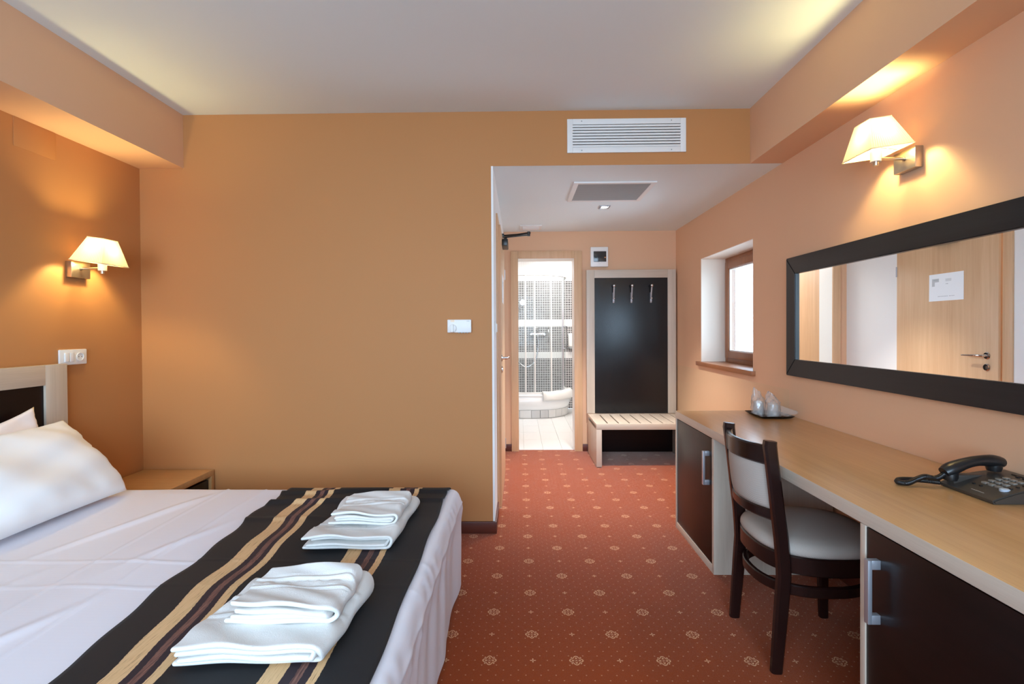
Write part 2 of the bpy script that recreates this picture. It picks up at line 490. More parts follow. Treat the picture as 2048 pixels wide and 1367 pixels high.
def origin_of(o):
    v = Vector((0, 0, 0))
    while o is not None:
        v += Vector(o.get('_loc', (0, 0, 0))); o = o.parent
    return v

def obj(name, bm, mat, parent=None, label=None, cat=None, group=None, kind=None, smooth=False, angle=None, local=False, loc=None):
    """one mesh object; coordinates in bm are world ones unless local"""
    off = Vector((0, 0, 0))
    if parent is not None and not local: off = origin_of(parent)
    if loc is not None: off = Vector(loc)
    if off.length > 0: bmesh.ops.translate(bm, verts=bm.verts, vec=-off)
    me = bpy.data.meshes.new(name); bm.normal_update(); bm.to_mesh(me); bm.free()
    ms = mat if isinstance(mat, (list, tuple)) else [mat]
    for m in ms: me.materials.append(m)
    o = bpy.data.objects.new(name, me); COL.objects.link(o)
    if loc is not None: o.location = loc; o['_loc'] = list(loc)
    if parent is not None: o.parent = parent
    if label: o['label'] = label
    if cat: o['category'] = cat
    if group: o['group'] = group
    if kind: o['kind'] = kind
    if smooth:
        me.shade_smooth()
    elif angle:
        me.shade_smooth()
        es = me.edges; bmx = bmesh.new(); bmx.from_mesh(me)
        for e in bmx.edges:
            e.smooth = not (len(e.link_faces) == 2 and e.calc_face_angle(0) > angle)
        bmx.to_mesh(me); bmx.free()
    return o

def thing(name, label, cat, loc=(0, 0, 0), rotz=0, group=None, kind=None):
    o = bpy.data.objects.new(name, None); COL.objects.link(o); o.empty_display_size = .1
    o.location = loc; o.rotation_euler = (0, 0, rotz); o['_loc'] = list(loc)
    if label: o['label'] = label
    if cat: o['category'] = cat
    if group: o['group'] = group
    if kind: o['kind'] = kind
    return o

def dup(root, loc, rotz, label, group=None):
    def cp(o, par):
        c = o.copy(); COL.objects.link(c)
        if par is not None: c.parent = par
        for ch in list(o.children): cp(ch, c)
        return c
    r = cp(root, None); r.location = loc; r.rotation_euler = (0, 0, rotz); r['_loc'] = list(loc); r['label'] = label
    if group: r['group'] = group
    return r

A40 = math.radians(40)
def slab(name, x0, x1, y0, y1, z0, z1, mat, parent=None, bev=0, **kw):
    return obj(name, box(nb(), x0, x1, y0, y1, z0, z1, bev), mat, parent, angle=A40 if bev else None, **kw)
def struct(name, x0, x1, y0, y1, z0, z1, mat, **kw):
    return slab(name, x0, x1, y0, y1, z0, z1, mat, kind='structure', **kw)

# ------------------------------------------------------------------ room shell
T = .2
struct('floor', XL-T, XW+.3, YF-.3, 5.43, -.12, 0, M_CARPET)
struct('ceiling', XL-T, XW+.3, YF-.3, Y1+.1, ZC, ZC+.15, M_CEIL)
bm = box(nb(), XH-.02, XW+.3, Y1+.1, YBI, ZS, ZS+.15); box(bm, XH-.011, XW, Y1+.0012, Y1+.1, ZS, ZS+.004)
obj('ceiling_hall', bm, M_CEIL, kind='structure')
struct('wall_left', XL-T, XL, YF-.3, Y1+.1, 0, ZC, M_OCHRE)
# back wall of the bedroom: solid piece up to the hall corner plus the header over the hall
bm = box(nb(), XL, XH-.012, Y1, Y1+.10, 0, ZC)
box(bm, XH-.012, XW, Y1, Y1+.10, ZS+.0045, ZC); box(bm, XH-.012, XW, Y1, Y1+.0011, ZS, ZS+.0045)
obj('wall_back', bm, M_OCHRE, kind='structure')
# hall left wall with the opening of the entrance door
DY0, DY1, DZ = 3.64, 4.63, 2.03
bm = box(nb(), XH-.10, XH, Y1+.002, DY0, 0, ZC)
box(bm, XH-.10, XH, DY1, YB, 0, ZS); box(bm, XH-.10, XH, DY0, DY1, DZ, ZS)
obj('wall_hall_left', bm, M_WHITE, kind='structure')
# end wall of the hall with the bathroom doorway
BX0, BX1, BZ = -.01, .575, 2.02
bm = box(nb(), XH-.1, BX0-.012, YB, YBI, 0, 2.6); box(bm, BX1+.012, XW+.02, YB, YBI, 0, 2.6); box(bm, BX0-.012, BX1+.012, YB, YBI, BZ+.012, 2.6)
obj('wall_hall_end', bm, M_PEACH, kind='structure')
# right wall with the small window
wy0, wy1, wz0, wz1 = WIN
bm = nb()
for a in ((YF-.3, wy0, 0, ZC), (wy1, YB, 0, ZC), (wy0, wy1, 0, wz0), (wy0, wy1, wz1, ZC)):
    box(bm, XW, XW+.30, a[0], a[1], a[2], a[3])
obj('wall_right', bm, M_RIGHT, kind='structure')
# plastered reveal lining of the window
bm = box(nb(), XW+.001, XW+.23, wy1-.004, wy1+.002, wz0, wz1)
box(bm, XW+.001, XW+.23, wy0-.002, wy0+.004, wz0, wz1); box(bm, XW+.001, XW+.23, wy0, wy1, wz1-.004, wz1+.002)
obj('trim_window_reveal', bm, M_REVEAL, kind='structure')
# wall behind the camera with a wide balcony window
bx0, bx1, bz0, bz1 = BIG
bm = nb()
for a in ((XL, bx0, 0, ZC), (bx1, XW, 0, ZC), (bx0, bx1, 0, bz0), (bx0, bx1, bz1, ZC)):
    box(bm, a[0], a[1], YF-.25, YF, a[2], a[3])
obj('wall_front', bm, M_OCHRE, kind='structure')
# bulkheads along the left and right walls
struct('trim_bulkhead_left', XL, -2.111, YF, Y1, 2.306, ZC, M_PEACH)
struct('trim_bulkhead_right', 1.437, XW, YF, Y1, ZS, ZC, M_PEACH)
# white corner bead at the hall corner
struct('trim_corner_bead', XH-.012, XH+.0015, Y1-.0015, Y1+.012, .075, ZS, M_WHITE)
struct('trim_painted_wall_patch', XL, XL+.0025, 2.40, 2.62, 2.165, 2.306, M_OCHRE, bev=.001)
# skirting boards
def skirt(name, x0, x1, y0, y1, ax):
    struct(name, x0, x1, y0, y1, 0, .075, BASEW[ax], bev=.003)
skirt('baseboard_back', XL, XH+.012, Y1-.014, Y1, 0)
skirt('baseboard_hall_left', XH, XH+.012, Y1, 3.57, 1)
skirt('baseboard_left', XL, XL+.014, YF, Y1-.014, 1)
bm = box(nb(), XH, -.086, YB-.014, YB, 0, .075, .003); box(bm, .658, XW, YB-.014, YB, 0, .075, .003)
obj('baseboard_hall_end', bm, BASEW[0], kind='structure', angle=A40)
skirt('baseboard_right', XW-.014, XW, YF, YB-.014, 1)

# ------------------------------------------------------------------ small window in the right wall
win = thing('window_1', None, None, (XW+.2, (wy0+wy1)/2, wz0), kind='structure')
fx0, fx1 = XW+.215, XW+.285
def ringframe(bm, ax, a0, a1, b0, b1, c0, c1, wd, bev=.003):
    """rectangular frame; ax = normal axis with extents a0..a1, b/c the two others in xyz order"""
    for (p0, p1, q0, q1) in ((b0, b0+wd, c0, c1), (b1-wd, b1, c0, c1), (b0+wd, b1-wd, c0, c0+wd), (b0+wd, b1-wd, c1-wd, c1)):
        e = [[p0, p1], [q0, q1]]; e.insert(ax, [a0, a1])
        box(bm, *e[0], *e[1], *e[2], bev)
    return bm
obj('window_frame', ringframe(nb(), 0, fx0, fx1, wy0+.004, wy1-.004, wz0+.035, wz1-.004, .055), SILLW[2], win, angle=A40)
obj('sash', ringframe(nb(), 0, fx0-.018, fx1-.02, wy0+.042, wy1-.042, wz0+.072, wz1-.042, .062, .006), SILLW[2], win, angle=A40)
obj('glazing_bead', ringframe(nb(), 0, fx0-.004, fx0+.02, wy0+.104, wy1-.104, wz0+.134, wz1-.104, .010, .002), M_WPLASTIC, win, angle=A40)
obj('pane', box(nb(), fx0+.02, fx0+.026, wy0+.100, wy1-.100, wz0+.130, wz1-.100), M_GLASS, win)
bm = box(nb(), fx0-.032, fx0-.018, wy0+.06, wy0+.085, 1.38, 1.45, .003)
box(bm, fx0-.05, fx0-.036, wy0+.062, wy0+.083, 1.30, 1.43, .004); box(bm, fx0-.04, fx0-.02, wy0+.066, wy0+.080, 1.41, 1.425)
obj('window_handle', bm, M_METAL, win, angle=A40)
obj('window_sill', box(nb(), XW-.028, fx0+.01, wy0-.035, wy1+.065, wz0, wz0+.036, .004), SILLW[1], win, angle=A40)

# balcony window behind the camera
bw = thing('window_2', None, None, ((bx0+bx1)/2, YF-.1, bz0), kind='structure')
obj('window_frame', ringframe(nb(), 1, YF-.16, YF-.10, bx0, bx1, bz0, bz1, .07), SILLW[2], bw, angle=A40)
mx_ = (bx0+bx1)/2
obj('mullion', box(nb(), mx_-.05, mx_+.05, YF-.16, YF-.10, bz0+.07, bz1-.07, .004), SILLW[2], bw, angle=A40)
for a, b in ((bx0+.07, mx_-.05), (mx_+.05, bx1-.07)):
    obj('pane', box(nb(), a, b, YF-.133, YF-.127, bz0+.07, bz1-.07), M_GLASS, bw)

# ------------------------------------------------------------------ entrance door in the hall's left wall
d1 = thing('door_1', None, None, (XH, (DY0+DY1)/2, 0), kind='structure')
bm = box(nb(), XH-.10, XH+.012, 3.572, 3.644, 0, 2.09, .003); box(bm, XH-.10, XH+.012, 3.644, 4.64, 2.032, 2.09, .003)
obj('door_frame', bm, BEECH[2], d1, angle=A40)
obj('door_leaf', box(nb(), XH-.03, XH+.028, 3.656, 4.627, .008, 2.028, .002), BEECH[2], d1, angle=A40)
def lever(bm, x, y, z, L, sx=1, sy=1):
    """rose, neck and lever on a door face with normal sx*X; lever points sy*Y"""
    lathe(bm, [(0, 0), (.025, 0), (.026, .004*sx), (.022, .008*sx), (0, .009*sx)], (x, y, z), 'x', 20)
    tube(bm, [(x+sx*.006, y, z), (x+sx*.04, y, z), (x+sx*.05, y+sy*.012, z), (x+sx*.052, y+sy*.05, z), (x+sx*.050, y+sy*L, z-.002)], .0095, 10, scales=[1, 1, 1, .95, .62])
    return bm
leaf = d1.children[-1]
obj('door_handle', lever(nb(), XH+.028, 3.742, 1.071, .155), M_CHROME, d1, angle=A40, label='chrome lever handle')
bm = lathe(nb(), [(0, 0), (.025, 0), (.026, .005), (.022, .009), (0, .010)], (XH+.028, 3.743, .987), 'x', 20)
box(bm, XH+.037, XH+.040, 3.738, 3.748, .975, .997)
obj('lock_rose', bm, M_CHROME, d1, angle=A40)
for z in (.25, 1.772):
    obj('hinge', tube(nb(), [(XH+.028, 4.630, z-.045), (XH+.028, 4.630, z+.045)], .007, 8), M_METAL, d1, smooth=False)
cl = obj('door_closer', box(nb(), XH+.028, XH+.075, 3.98, 4.20, 1.930, 1.985, .008), M_BLACKP, d1, angle=A40, label='black overhead door closer body')
bm = tube(nb(), [(XH+.055, 4.05, 1.985), (XH+.055, 4.05, 2.008)], .012, 8)
sweep(bm, [(XH+.055, 4.05, 2.006), (.03, 4.02, 2.014), (.085, 4.02, 2.018)], rectsec(.022, .008, .002))
sweep(bm, [(.085, 4.02, 2.034), (.0, 4.10, 2.036), (XH+.03, 4.14, 2.034)], rectsec(.024, .014, .003))
tube(bm, [(.078, 4.02, 2.010), (.078, 4.02, 2.044)], .012, 8)
box(bm, XH+.010, XH+.042, 4.10, 4.18, 2.022, 2.046, .003)
obj('closer_arm', bm, M_BLACKP, cl, angle=A40)

bm = nb()
vs = [bm.verts.new(p) for p in ((XH+.0292, 4.265, 1.488), (XH+.0292, 3.936, 1.489), (XH+.0292, 3.936, 1.706), (XH+.0292, 4.263, 1.705))]
uvl = bm.loops.layers.uv.new('UVMap'); f = bm.faces.new(vs)
for lp, uv in zip(f.loops, ((0, 0), (1, 0), (1, 1), (0, 1))): lp[uvl].uv = uv
solid(bm, .0008)
obj('notice_sheet', bm, M_NOTICE, label='white printed notice sheet with grey plan stuck on the entrance door', cat='notice', loc=(XH+.029, 4.10, 1.6))

# ------------------------------------------------------------------ bathroom doorway
d2 = thing('door_2', None, None, ((BX0+BX1)/2, YB, 0), kind='structure')
bm = nb()
for x0, x1 in ((-.086, BX0), (BX1, .657)): box(bm, x0, x1, YB-.018, YB, 0, 2.095, .003)
box(bm, BX0, BX1, YB-.018, YB, BZ, 2.095, .003)
obj('door_casing', bm, BEECH[2], d2, angle=A40)
bm = box(nb(), BX0-.012, BX0, YB, YBI, 0, BZ); box(bm, BX1, BX1+.012, YB, YBI, 0, BZ); box(bm, BX0-.012, BX1+.012, YB, YBI, BZ, BZ+.012)
obj('door_jamb', bm, M_WPLASTIC, d2, label='pale door jamb lining')
obj('door_leaf', box(nb(), BX0-.058, BX0-.018, YBI+.012, YBI+.60, .01, BZ-.01, .002), BEECH[2], d2, angle=A40)
obj('door_handle', lever(nb(), BX0-.018, YBI+.54, 1.05, .11, 1, -1), M_CHROME, d2, angle=A40) if False else None

# ------------------------------------------------------------------ bathroom
XBL = -.17
struct('ceiling_bath', XBL-.1, XBR+.1, YBI, YT+.1, 2.44, 2.55, M_WHITE)
struct('wall_bath_back', XBL-.1, XBR+.1, YT, YT+.1, 0, 2.5, M_MOSAIC)
struct('wall_bath_left', XBL-.1, XBL, YBI, YT, 0, 2.5, M_MOSAIC)
struct('wall_bath_right', XBR, XBR+.1, YBI, YT, 0, 2.5, M_MOSAIC)
fl = struct('floor_bath', XBL, XBR, 5.43, YT, -.12, -.004, M_GROUT)
fm = {}
tx = [-.175+.2045*i+.012 for i in range(0, 10)]; ty = [5.432, 5.50]+[5.50+.43*i for i in range(1, 7)]+[YT]
for i in range(len(tx)-1):
    for j in range(len(ty)-1):
        a0, a1 = max(tx[i], XBL), min(tx[i+1], XBR)
        if a1-a0 < .02 or ty[j+1]-ty[j] < .02: continue
        if a0 < BX0 and ty[j] < 5.5: a0 = BX0
        y0 = ty[j]
        if a1-a0 < .02: continue
        k = (round(a1-a0, 4), round(ty[j+1]-y0, 4))
        if k not in fm:
            t0 = obj('tile', box(nb(), .0015, a1-a0-.0015, .0015, ty[j+1]-y0-.0015, -.006, 0, .0008, 1), M_TILE, fl, local=True)
            fm[k] = t0
        else:
            t0 = fm[k].copy(); COL.objects.link(t0); t0.parent = fl
        t0.location = (a0, y0, 0)

# quadrant shower tray in the back left corner
tub = thing('shower_tub', 'white quadrant shower tub with tiled base in bathroom corner', 'shower', (XBL, YT, 0))
TX, TY, TR = .735, 7.345, .52
def quad(off, n=16, dx=0):
    """outline from left wall along the front, around the corner, to the back wall"""
    x1, y0, r = TX+off, TY-off, TR+off
    pts = [(XBL, y0), (XBL+.2, y0)]
    for i in range(n+1):
        a = -math.pi/2+math.pi/2*i/n
        pts.append((x1-r+r*math.cos(a), y0+r+r*math.sin(a)))
    pts.append((x1, YT))
    return pts
def loft(bm, loops, close=None):
    rings = [[bm.verts.new(p) for p in L] for L in loops]
    for A, B in zip(rings, rings[1:]):
        for i in range(len(A)-1): bm.faces.new((A[i], A[i+1], B[i+1], B[i]))
    return rings
bm = nb()
lo = []
for off, z in ((-.01, .115), (.012, .125), (.035, .19), (.045, .24), (.035, .285), (.02, .31), (.03, .325), (.025, .338), (-.01, .342), (-.05, .335), (-.075, .30), (-.09, .21), (-.12, .17)):
    lo.append([(x, y, z) for x, y in quad(off)])
R = loft(bm, lo)
bm.faces.new(R[-1]+[bm.verts.new((XBL, YT, .17))])
bmesh.ops.recalc_face_normals(bm, faces=bm.faces)
obj('tub_body', bm, M_TUB, tub, smooth=True)
# tiles of the base, one by one round the curve
bm = nb(); loft(bm, [[(x, y, 0) for x, y in quad(-.014)], [(x, y, .12) for x, y in quad(-.014)]])
bmesh.ops.recalc_face_normals(bm, faces=bm.faces)
obj('tub_base', bm, M_GROUT, tub)
pl = [Vector((x, y, 0)) for x, y in quad(-.002, 40)]
L = [0]
for a, b in zip(pl, pl[1:]): L.append(L[-1]+(b-a).length)
def along(s):
    for i in range(len(pl)-1):
        if L[i+1] >= s: return pl[i].lerp(pl[i+1], (s-L[i])/(L[i+1]-L[i]))
    return pl[-1]
s, k = .0, 0
while s+.06 < L[-1]:
    wd = .17 if k < 2 else .125
    e = min(s+wd-.006, L[-1])
    ps = [along(s+(e-s)*q/3) for q in range(4)]
    bm = nb(); inn = []; outr = []
    c = Vector((XBL, YT, 0))
    loops = []
    for z in (.004, .117):
        loops.append([p+Vector((0, 0, z)) for p in ps])
    sweep(bm, [p+Vector((0, 0, .06)) for p in ps], rectsec(.012, .112, .001))
    obj('tile', bm, M_GTILE if k in (2, 3) else M_TILE, tub)
    s += wd; k += 1

enc = thing('shower_enclosure', 'curved glass shower enclosure with slim metal posts on the tub', 'shower screen', (XBL, YT, .34))
def rail(off, z, w, h):
    return sweep(nb(), [(x, y, z) for x, y in quad(off, 20)], rectsec(w, h, .003))
obj('top_rail', rail(-.03, 2.085, .04, .06), M_WMETAL, enc, angle=A40)
obj('bottom_rail', rail(-.03, .355, .03, .03), M_WMETAL, enc, angle=A40)
pl2 = [Vector((x, y, 0)) for x, y in quad(-.03, 40)]
def at_ratio(ratio):
    """point of the enclosure line on a ray of given x/y slope"""
    for a, b in zip(pl2, pl2[1:]):
        fa, fb = a.x-ratio*a.y, b.x-ratio*b.y
        if fa <= 0 <= fb: return a.lerp(b, fa/(fa-fb) if fb != fa else 0)
    return pl2[-1]
posts = []
for px in (1051, 1069.5, 1102.5, 1125.5, 1133):
    p = at_ratio((px-1038.7)/1024); posts.append(p)
    obj('post', box(nb(), p.x-.011, p.x+.011, p.y-.011, p.y+.011, .37, 2.06, .003), M_METAL if px > 1110 else M_WMETAL, enc, angle=A40)
def gpane(pa, pb, z0=.37, z1=2.06):
    i0 = [p for p in pl2]
    sa = min(range(len(pl2)), key=lambda i: (pl2[i]-pa).length); sb = min(range(len(pl2)), key=lambda i: (pl2[i]-pb).length)
    pts = [pa]+[p for p in pl2[min(sa, sb):max(sa, sb)+1] if pa.x-1e-4 < p.x < pb.x+1e-4 and pa.y-1e-4 <= p.y <= pb.y+1e-4]+[pb]
    q = [pts[0]]
    for p in pts[1:]:
        if (p-q[-1]).length > .01: q.append(p)
    bm = nb(); loft(bm, [[(p.x, p.y, z0) for p in q], [(p.x, p.y, z1) for p in q]])
    solid(bm, .005)
    return obj('glass_pane', bm, M_SHGLASS, enc, smooth=False)
ends = [pl2[0]]+posts+[pl2[-1]]
for a, b in zip(ends, ends[1:]):
    if (b-a).length > .04: gpane(a, b)
p = posts[3]
obj('shower_handle', tube(nb(), [(p.x+.01, p.y-.01, 1.32), (p.x+.05, p.y-.05, 1.32), (p.x+.05, p.y-.05, .99), (p.x+.01, p.y-.01, .99)], .012, 8), M_CHROME, enc, angle=A40)
for z in (1.6, .62):
    obj('roller', lathe(nb(), [(0, 0), (.02, 0), (.02, -.02), (0, -.02)], (posts[2].x, posts[2].y-.012, z), 'y', 12), M_CHROME, enc) if False else None

# shower mixer with hose, hand shower on a wall bracket
mxr = thing('shower_mixer', 'chrome wall mixer tap with hose and hand shower on mosaic', 'shower tap', (.29, YT, 1.2))
bm = tube(nb(), [(.19, YT-.05, 1.20), (.40, YT-.05, 1.20)], .024, 12)
lathe(bm, [(0, 0), (.035, 0), (.035, -.02), (.02, -.05), (0, -.05)], (.195, YT-.003, 1.20), 'y', 16)
lathe(bm, [(0, 0), (.035, 0), (.035, -.02), (.02, -.05), (0, -.05)], (.395, YT-.003, 1.20), 'y', 16)
obj('tap_body', bm, M_CHROME, mxr, smooth=False, angle=A40)
obj('tap_lever', tube(nb(), [(.295, YT-.05, 1.215), (.295, YT-.06, 1.26), (.28, YT-.10, 1.30), (.25, YT-.13, 1.305)], .014, 8, scales=[1.4, 1.3, 1, .8]), M_CHROME, mxr, smooth=True)
hp = []
for i in range(25):
    a = i/24
    x = .295*(1-a)**2*1 + 2*a*(1-a)*.27 + a*a*(-.03) if False else None
hose = [Vector((.295, YT-.06, 1.18)), Vector((.30, YT-.07, 1.0)), Vector((.26, YT-.08, .80)), Vector((.17, YT-.09, .70)), Vector((.07, YT-.09, .69)), Vector((-.02, YT-.08, .78)), Vector((-.08, YT-.07, 1.0)), Vector((-.05, YT-.08, 1.35)), Vector((-.01, YT-.11, 1.60))]
def spline(P, k=6):
    out = []
    for i in range(len(P)-1):
        p0, p1, p2, p3 = P[max(i-1, 0)], P[i], P[i+1], P[min(i+2, len(P)-1)]
        for j in range(k):
            t = j/k
            out.append(.5*((2*p1)+(p2-p0)*t+(2*p0-5*p1+4*p2-p3)*t*t+(3*p1-p0-3*p2+p3)*t**3))
    out.append(P[-1]); return out
obj('hose', tube(nb(), spline(hose), .010, 8), M_CHROME, mxr, smooth=True)
bm = tube(nb(), [(-.02, YT-.10, 1.56), (.02, YT-.12, 1.66), (.045, YT-.14, 1.70)], .016, 10)
lathe(bm, [(0, 0), (.045, 0), (.05, .02), (.03, .05), (0, .055)], (.055, YT-.17, 1.705), 'y', 16)
obj('hand_shower', bm, M_CHROME, mxr, angle=A40)
obj('grab_rail', tube(nb(), [(.455, YT-.005, 1.28), (.47, YT-.05, 1.27), (.475, YT-.05, 1.12), (.46, YT-.005, 1.09)], .012, 8), M_CHROME, None, smooth=True,
    label='short white grab handle on mosaic beside the shower mixer', cat='handle', loc=(.46, YT, 1.18))
bm = rbox(nb(), (.778, YT-.09, .99), (.875, YT-.002, 1.215), .03, (6, 4, 10))
sd = thing('soap_dispenser', 'white wall soap dispenser right of the shower', 'soap dispenser', (.826, YT, .99))
obj('dispenser_body', bm, M_WPLASTIC, sd, smooth=True)
obj('push_lever', box(nb(), .795, .858, YT-.10, YT-.05, .965, .995, .006), M_GREY, sd, angle=A40)
# hand towel laid over the tub rim
def drape():
    bm = nb(); nx, ny = 14, 16
    rows = []
    prof = [(-.010, .344), (-.006, .354), (.0, .360), (.010, .362), (.03, .358), (.05, .335), (.062, .30), (.064, .27), (.062, .25)]
    c = Vector((TX-TR, TY+TR, 0))
    for off, z in prof:
        z += .012; off += .012 if off > 0 else 0
        row = []
        for i in range(nx+1):
            a = math.radians(-78+72*i/nx) ; r = TR+off
            s = .004*math.sin(i*1.3+z*20)
            row.append(bm.verts.new((c.x+(r+s)*math.cos(a), c.y+(r+s)*math.sin(a), z+s)))
        rows.append(row)
    for A, B in zip(rows, rows[1:]):
        for i in range(nx): bm.faces.new((A[i], A[i+1], B[i+1], B[i]))
    bmesh.ops.recalc_face_normals(bm, faces=bm.faces)
    solid(bm, .012)
    return bm
obj('bath_mat', drape(), M_TERRY, smooth=True, label='folded white bath mat hung over the shower tub rim', cat='bath mat', loc=(.6, 7.5, .34))

# ------------------------------------------------------------------ ventilation, lights and boxes
v1 = thing('wall_vent', 'white horizontal louvre vent on the header wall above the hall', 'vent', (.672, Y1, 2.375))
VX0, VX1, VZ0, VZ1 = .304, 1.039, 2.374, 2.583
obj('vent_frame', ringframe(nb(), 1, Y1-.012, Y1, VX0, VX1, VZ0, VZ1, .034, .002), M_WMETAL, v1, angle=A40)
obj('vent_duct', box(nb(), VX0+.03, VX1-.03, Y1-.002, Y1-.0005, VZ0+.03, VZ1-.03), M_BLACKHOLE, v1)
sz = (VZ1-VZ0-.068)/8
s0 = None
for i in range(8):
    z = VZ0+.034+sz*(i+.42)
    if s0 is None:
        bm = prism(nb(), [(-.011, -.0075), (-.0095, -.0085), (-.002, .0045), (-.003, .0065), (-.011, -.0035)], 0, VX0+.035, VX1-.035)
        bm2 = nb(); bm.free()
        bm2 = box(nb(), VX0+.0335, VX1-.0335, -.012, -.002, -.0062, .0062, .002)
        s0 = obj('slat', bm2, M_WMETAL, v1, local=True, angle=A40)
        for vv in s0.data.vertices: vv.co.x -= .672
        s = s0
    else:
        s = s0.copy(); COL.objects.link(s); s.parent = v1
    s.location = (0, 0, z-2.375)
for x in (VX0+.09, VX1-.09):
    for z in (VZ0+.014, VZ1-.014):
        obj('screw', lathe(nb(), [(0, 0), (.004, 0), (.003, -.002), (0, -.002)], (x, Y1-.012, z), 'y', 8), M_GREY, v1)

v2 = thing('ceiling_vent', 'square grey slatted air grille with white frame in the hall ceiling', 'vent', (.672, 3.83, ZS))
GX0, GX1, GY0, GY1 = .385, .960, 3.565, 4.09
obj('vent_frame', ringframe(nb(), 2, ZS-.010, ZS, GX0, GX1, GY0, GY1, .034, .002), M_WMETAL, v2, angle=A40)
obj('vent_duct', box(nb(), GX0+.03, GX1-.03, GY0+.03, GY1-.03, ZS-.0015, ZS-.0003), M_BLACKHOLE, v2)
N = 24; sz = (GY1-GY0-.068)/N; s0 = None
for i in range(N):
    y = GY0+.034+sz*(i+.5)
    if s0 is None:
        s0 = obj('slat', box(nb(), GX0-.672+.0335, GX1-.672-.0335, -.0068, .0068, -.009, -.002, .0015, 1), M_GREY, v2, local=True); s = s0
    else:
        s = s0.copy(); COL.objects.link(s); s.parent = v2
    s.location = (0, y-3.83, 0)

v3 = thing('access_panel', 'small white flat vent plate at the end of the hall ceiling', 'vent', (.12, 5.14, ZS))
bm = box(nb(), .012, .228, 5.03, 5.25, ZS-.008, ZS, .003)
obj('panel_plate', bm, M_WMETAL, v3, angle=A40)
for y in (5.08, 5.11, 5.14, 5.17, 5.20):
    obj('slat', box(nb(), .04, .20, y-.006, y+.006, ZS-.012, ZS-.008, .001, 1), M_WMETAL, v3)

dl = thing('downlight', 'small square recessed ceiling spot light glowing in the hall ceiling', 'ceiling light', (.716, 4.307, ZS))
bm = nb()
ringframe(bm, 2, ZS-.006, ZS, .716-.044, .716+.044, 4.307-.052, 4.307+.052, .014, .002)
obj('light_frame', bm, M_METAL, dl, angle=A40)
obj('reflector', box(nb(), .716-.032, .716+.032, 4.307-.04, 4.307+.04, ZS-.003, ZS-.0005), M_CHROME, dl)
obj('lens', lathe(nb(), [(0, -.0065), (.022, -.0065), (.026, -.003), (0, -.003)], (.716, 4.307, ZS), 'z', 20), M_SPOT, dl)
l = bpy.data.lights.new('downlight_beam', 'SPOT'); l.energy = SPOT_W; l.spot_size = math.radians(88); l.spot_blend = 1.0; l.shadow_soft_size = .03; l.color = (1, .97, .93)
lo_ = bpy.data.objects.new('downlight_beam', l); COL.objects.link(lo_); lo_.location = (.716, 4.307, ZS-.02)

fb = thing('fuse_box', 'white fuse box with dark window above the coat panel', 'fuse box', (.834, YB, 1.92))
obj('box_body', box(nb(), .743, .925, YB-.05, YB, 1.924, 2.129, .008), M_WPLASTIC, fb, angle=A40)
obj('box_window', box(nb(), .773, .904, YB-.056, YB-.048, 1.975, 2.083, .004), M_SMOKE, fb, angle=A40)
for i, x in enumerate((.79, .82, .836, .852, .868)):
    obj('breaker', box(nb(), x, x+.012, YB-.060, YB-.054, 2.012, 2.028, .001, 1), M_BLACKP, fb)
obj('indicator', box(nb(), .884, .898, YB-.060, YB-.054, 2.014, 2.024, .001, 1), plain('amber_indicator', srgb(220, 150, 90), .4), fb)
obj('finger_tab', lathe(nb(), [(0, 0), (.016, 0), (.014, -.004), (0, -.004)], (.84, YB-.049, 1.972), 'y', 16), M_WPLASTIC, fb)

th = thing('thermostat', 'white thermostat with round dial on the ochre wall near the hall corner', 'thermostat', (-.372, Y1, 1.26))
obj('thermostat_body', box(nb(), -.448, -.299, Y1-.028, Y1, 1.262, 1.343, .004), M_WPLASTIC, th, angle=A40)
bm = lathe(nb(), [(0, 0), (.026, 0), (.025, -.010), (.022, -.012), (0, -.012)], (-.416, Y1-.028, 1.288), 'y', 28)
box(bm, -.423, -.409, Y1-.052, Y1-.039, 1.264, 1.312, .003)
obj('dial', bm, M_WPLASTIC, th, angle=A40)
for x in (-.375, -.358, -.341, -.324):
    obj('slide_switch', box(nb(), x-.004, x+.004, Y1-.031, Y1-.02, 1.258, 1.263, .001, 1), M_GREY, th)
obj('indicator', box(nb(), -.428, -.404, Y1-.0288, Y1-.02, 1.328, 1.341), plain('faint_amber_lens', srgb(240, 214, 180), .4), th)
bm = nb()
for i in range(6): box(bm, -.327+.0030*i, -.3250+.0030*i, Y1-.0287, Y1-.02, 1.332, 1.335)
obj('logo_mark', bm, M_GREY, th)

sp = thing('switch_socket_plate', 'white double plate with light switch and socket above the headboard', 'socket', (XL, 2.70, 1.10))
obj('plate', box(nb(), XL, XL+.012, 2.617, 2.783, 1.105, 1.187, .005), M_WPLASTIC, sp, angle=A40)
for y in (2.642, 2.672):
    obj('rocker', box(nb(), XL+.011, XL+.018, y, y+.026, 1.122, 1.170, .003), M_WPLASTIC, sp, angle=A40)
bm = lathe(nb(), [(.0195, .011), (.023, .012), (.023, .016), (.0195, .016), (.0195, .011)], (XL, 2.738, 1.146), 'x', 24)
obj('socket_ring', bm, M_WPLASTIC, sp, smooth=False, angle=A40)
obj('socket_well', lathe(nb(), [(0, .0122), (.0195, .0125), (.0195, .0135), (0, .0135)], (XL, 2.738, 1.146), 'x', 24), M_WMETAL, sp)
for y in (2.729, 2.747):
    obj('socket_hole', lathe(nb(), [(0, .0136), (.0026, .0136), (.0026, .0142), (0, .0142)], (XL, y, 1.146), 'x', 10), M_BLACKHOLE, sp)

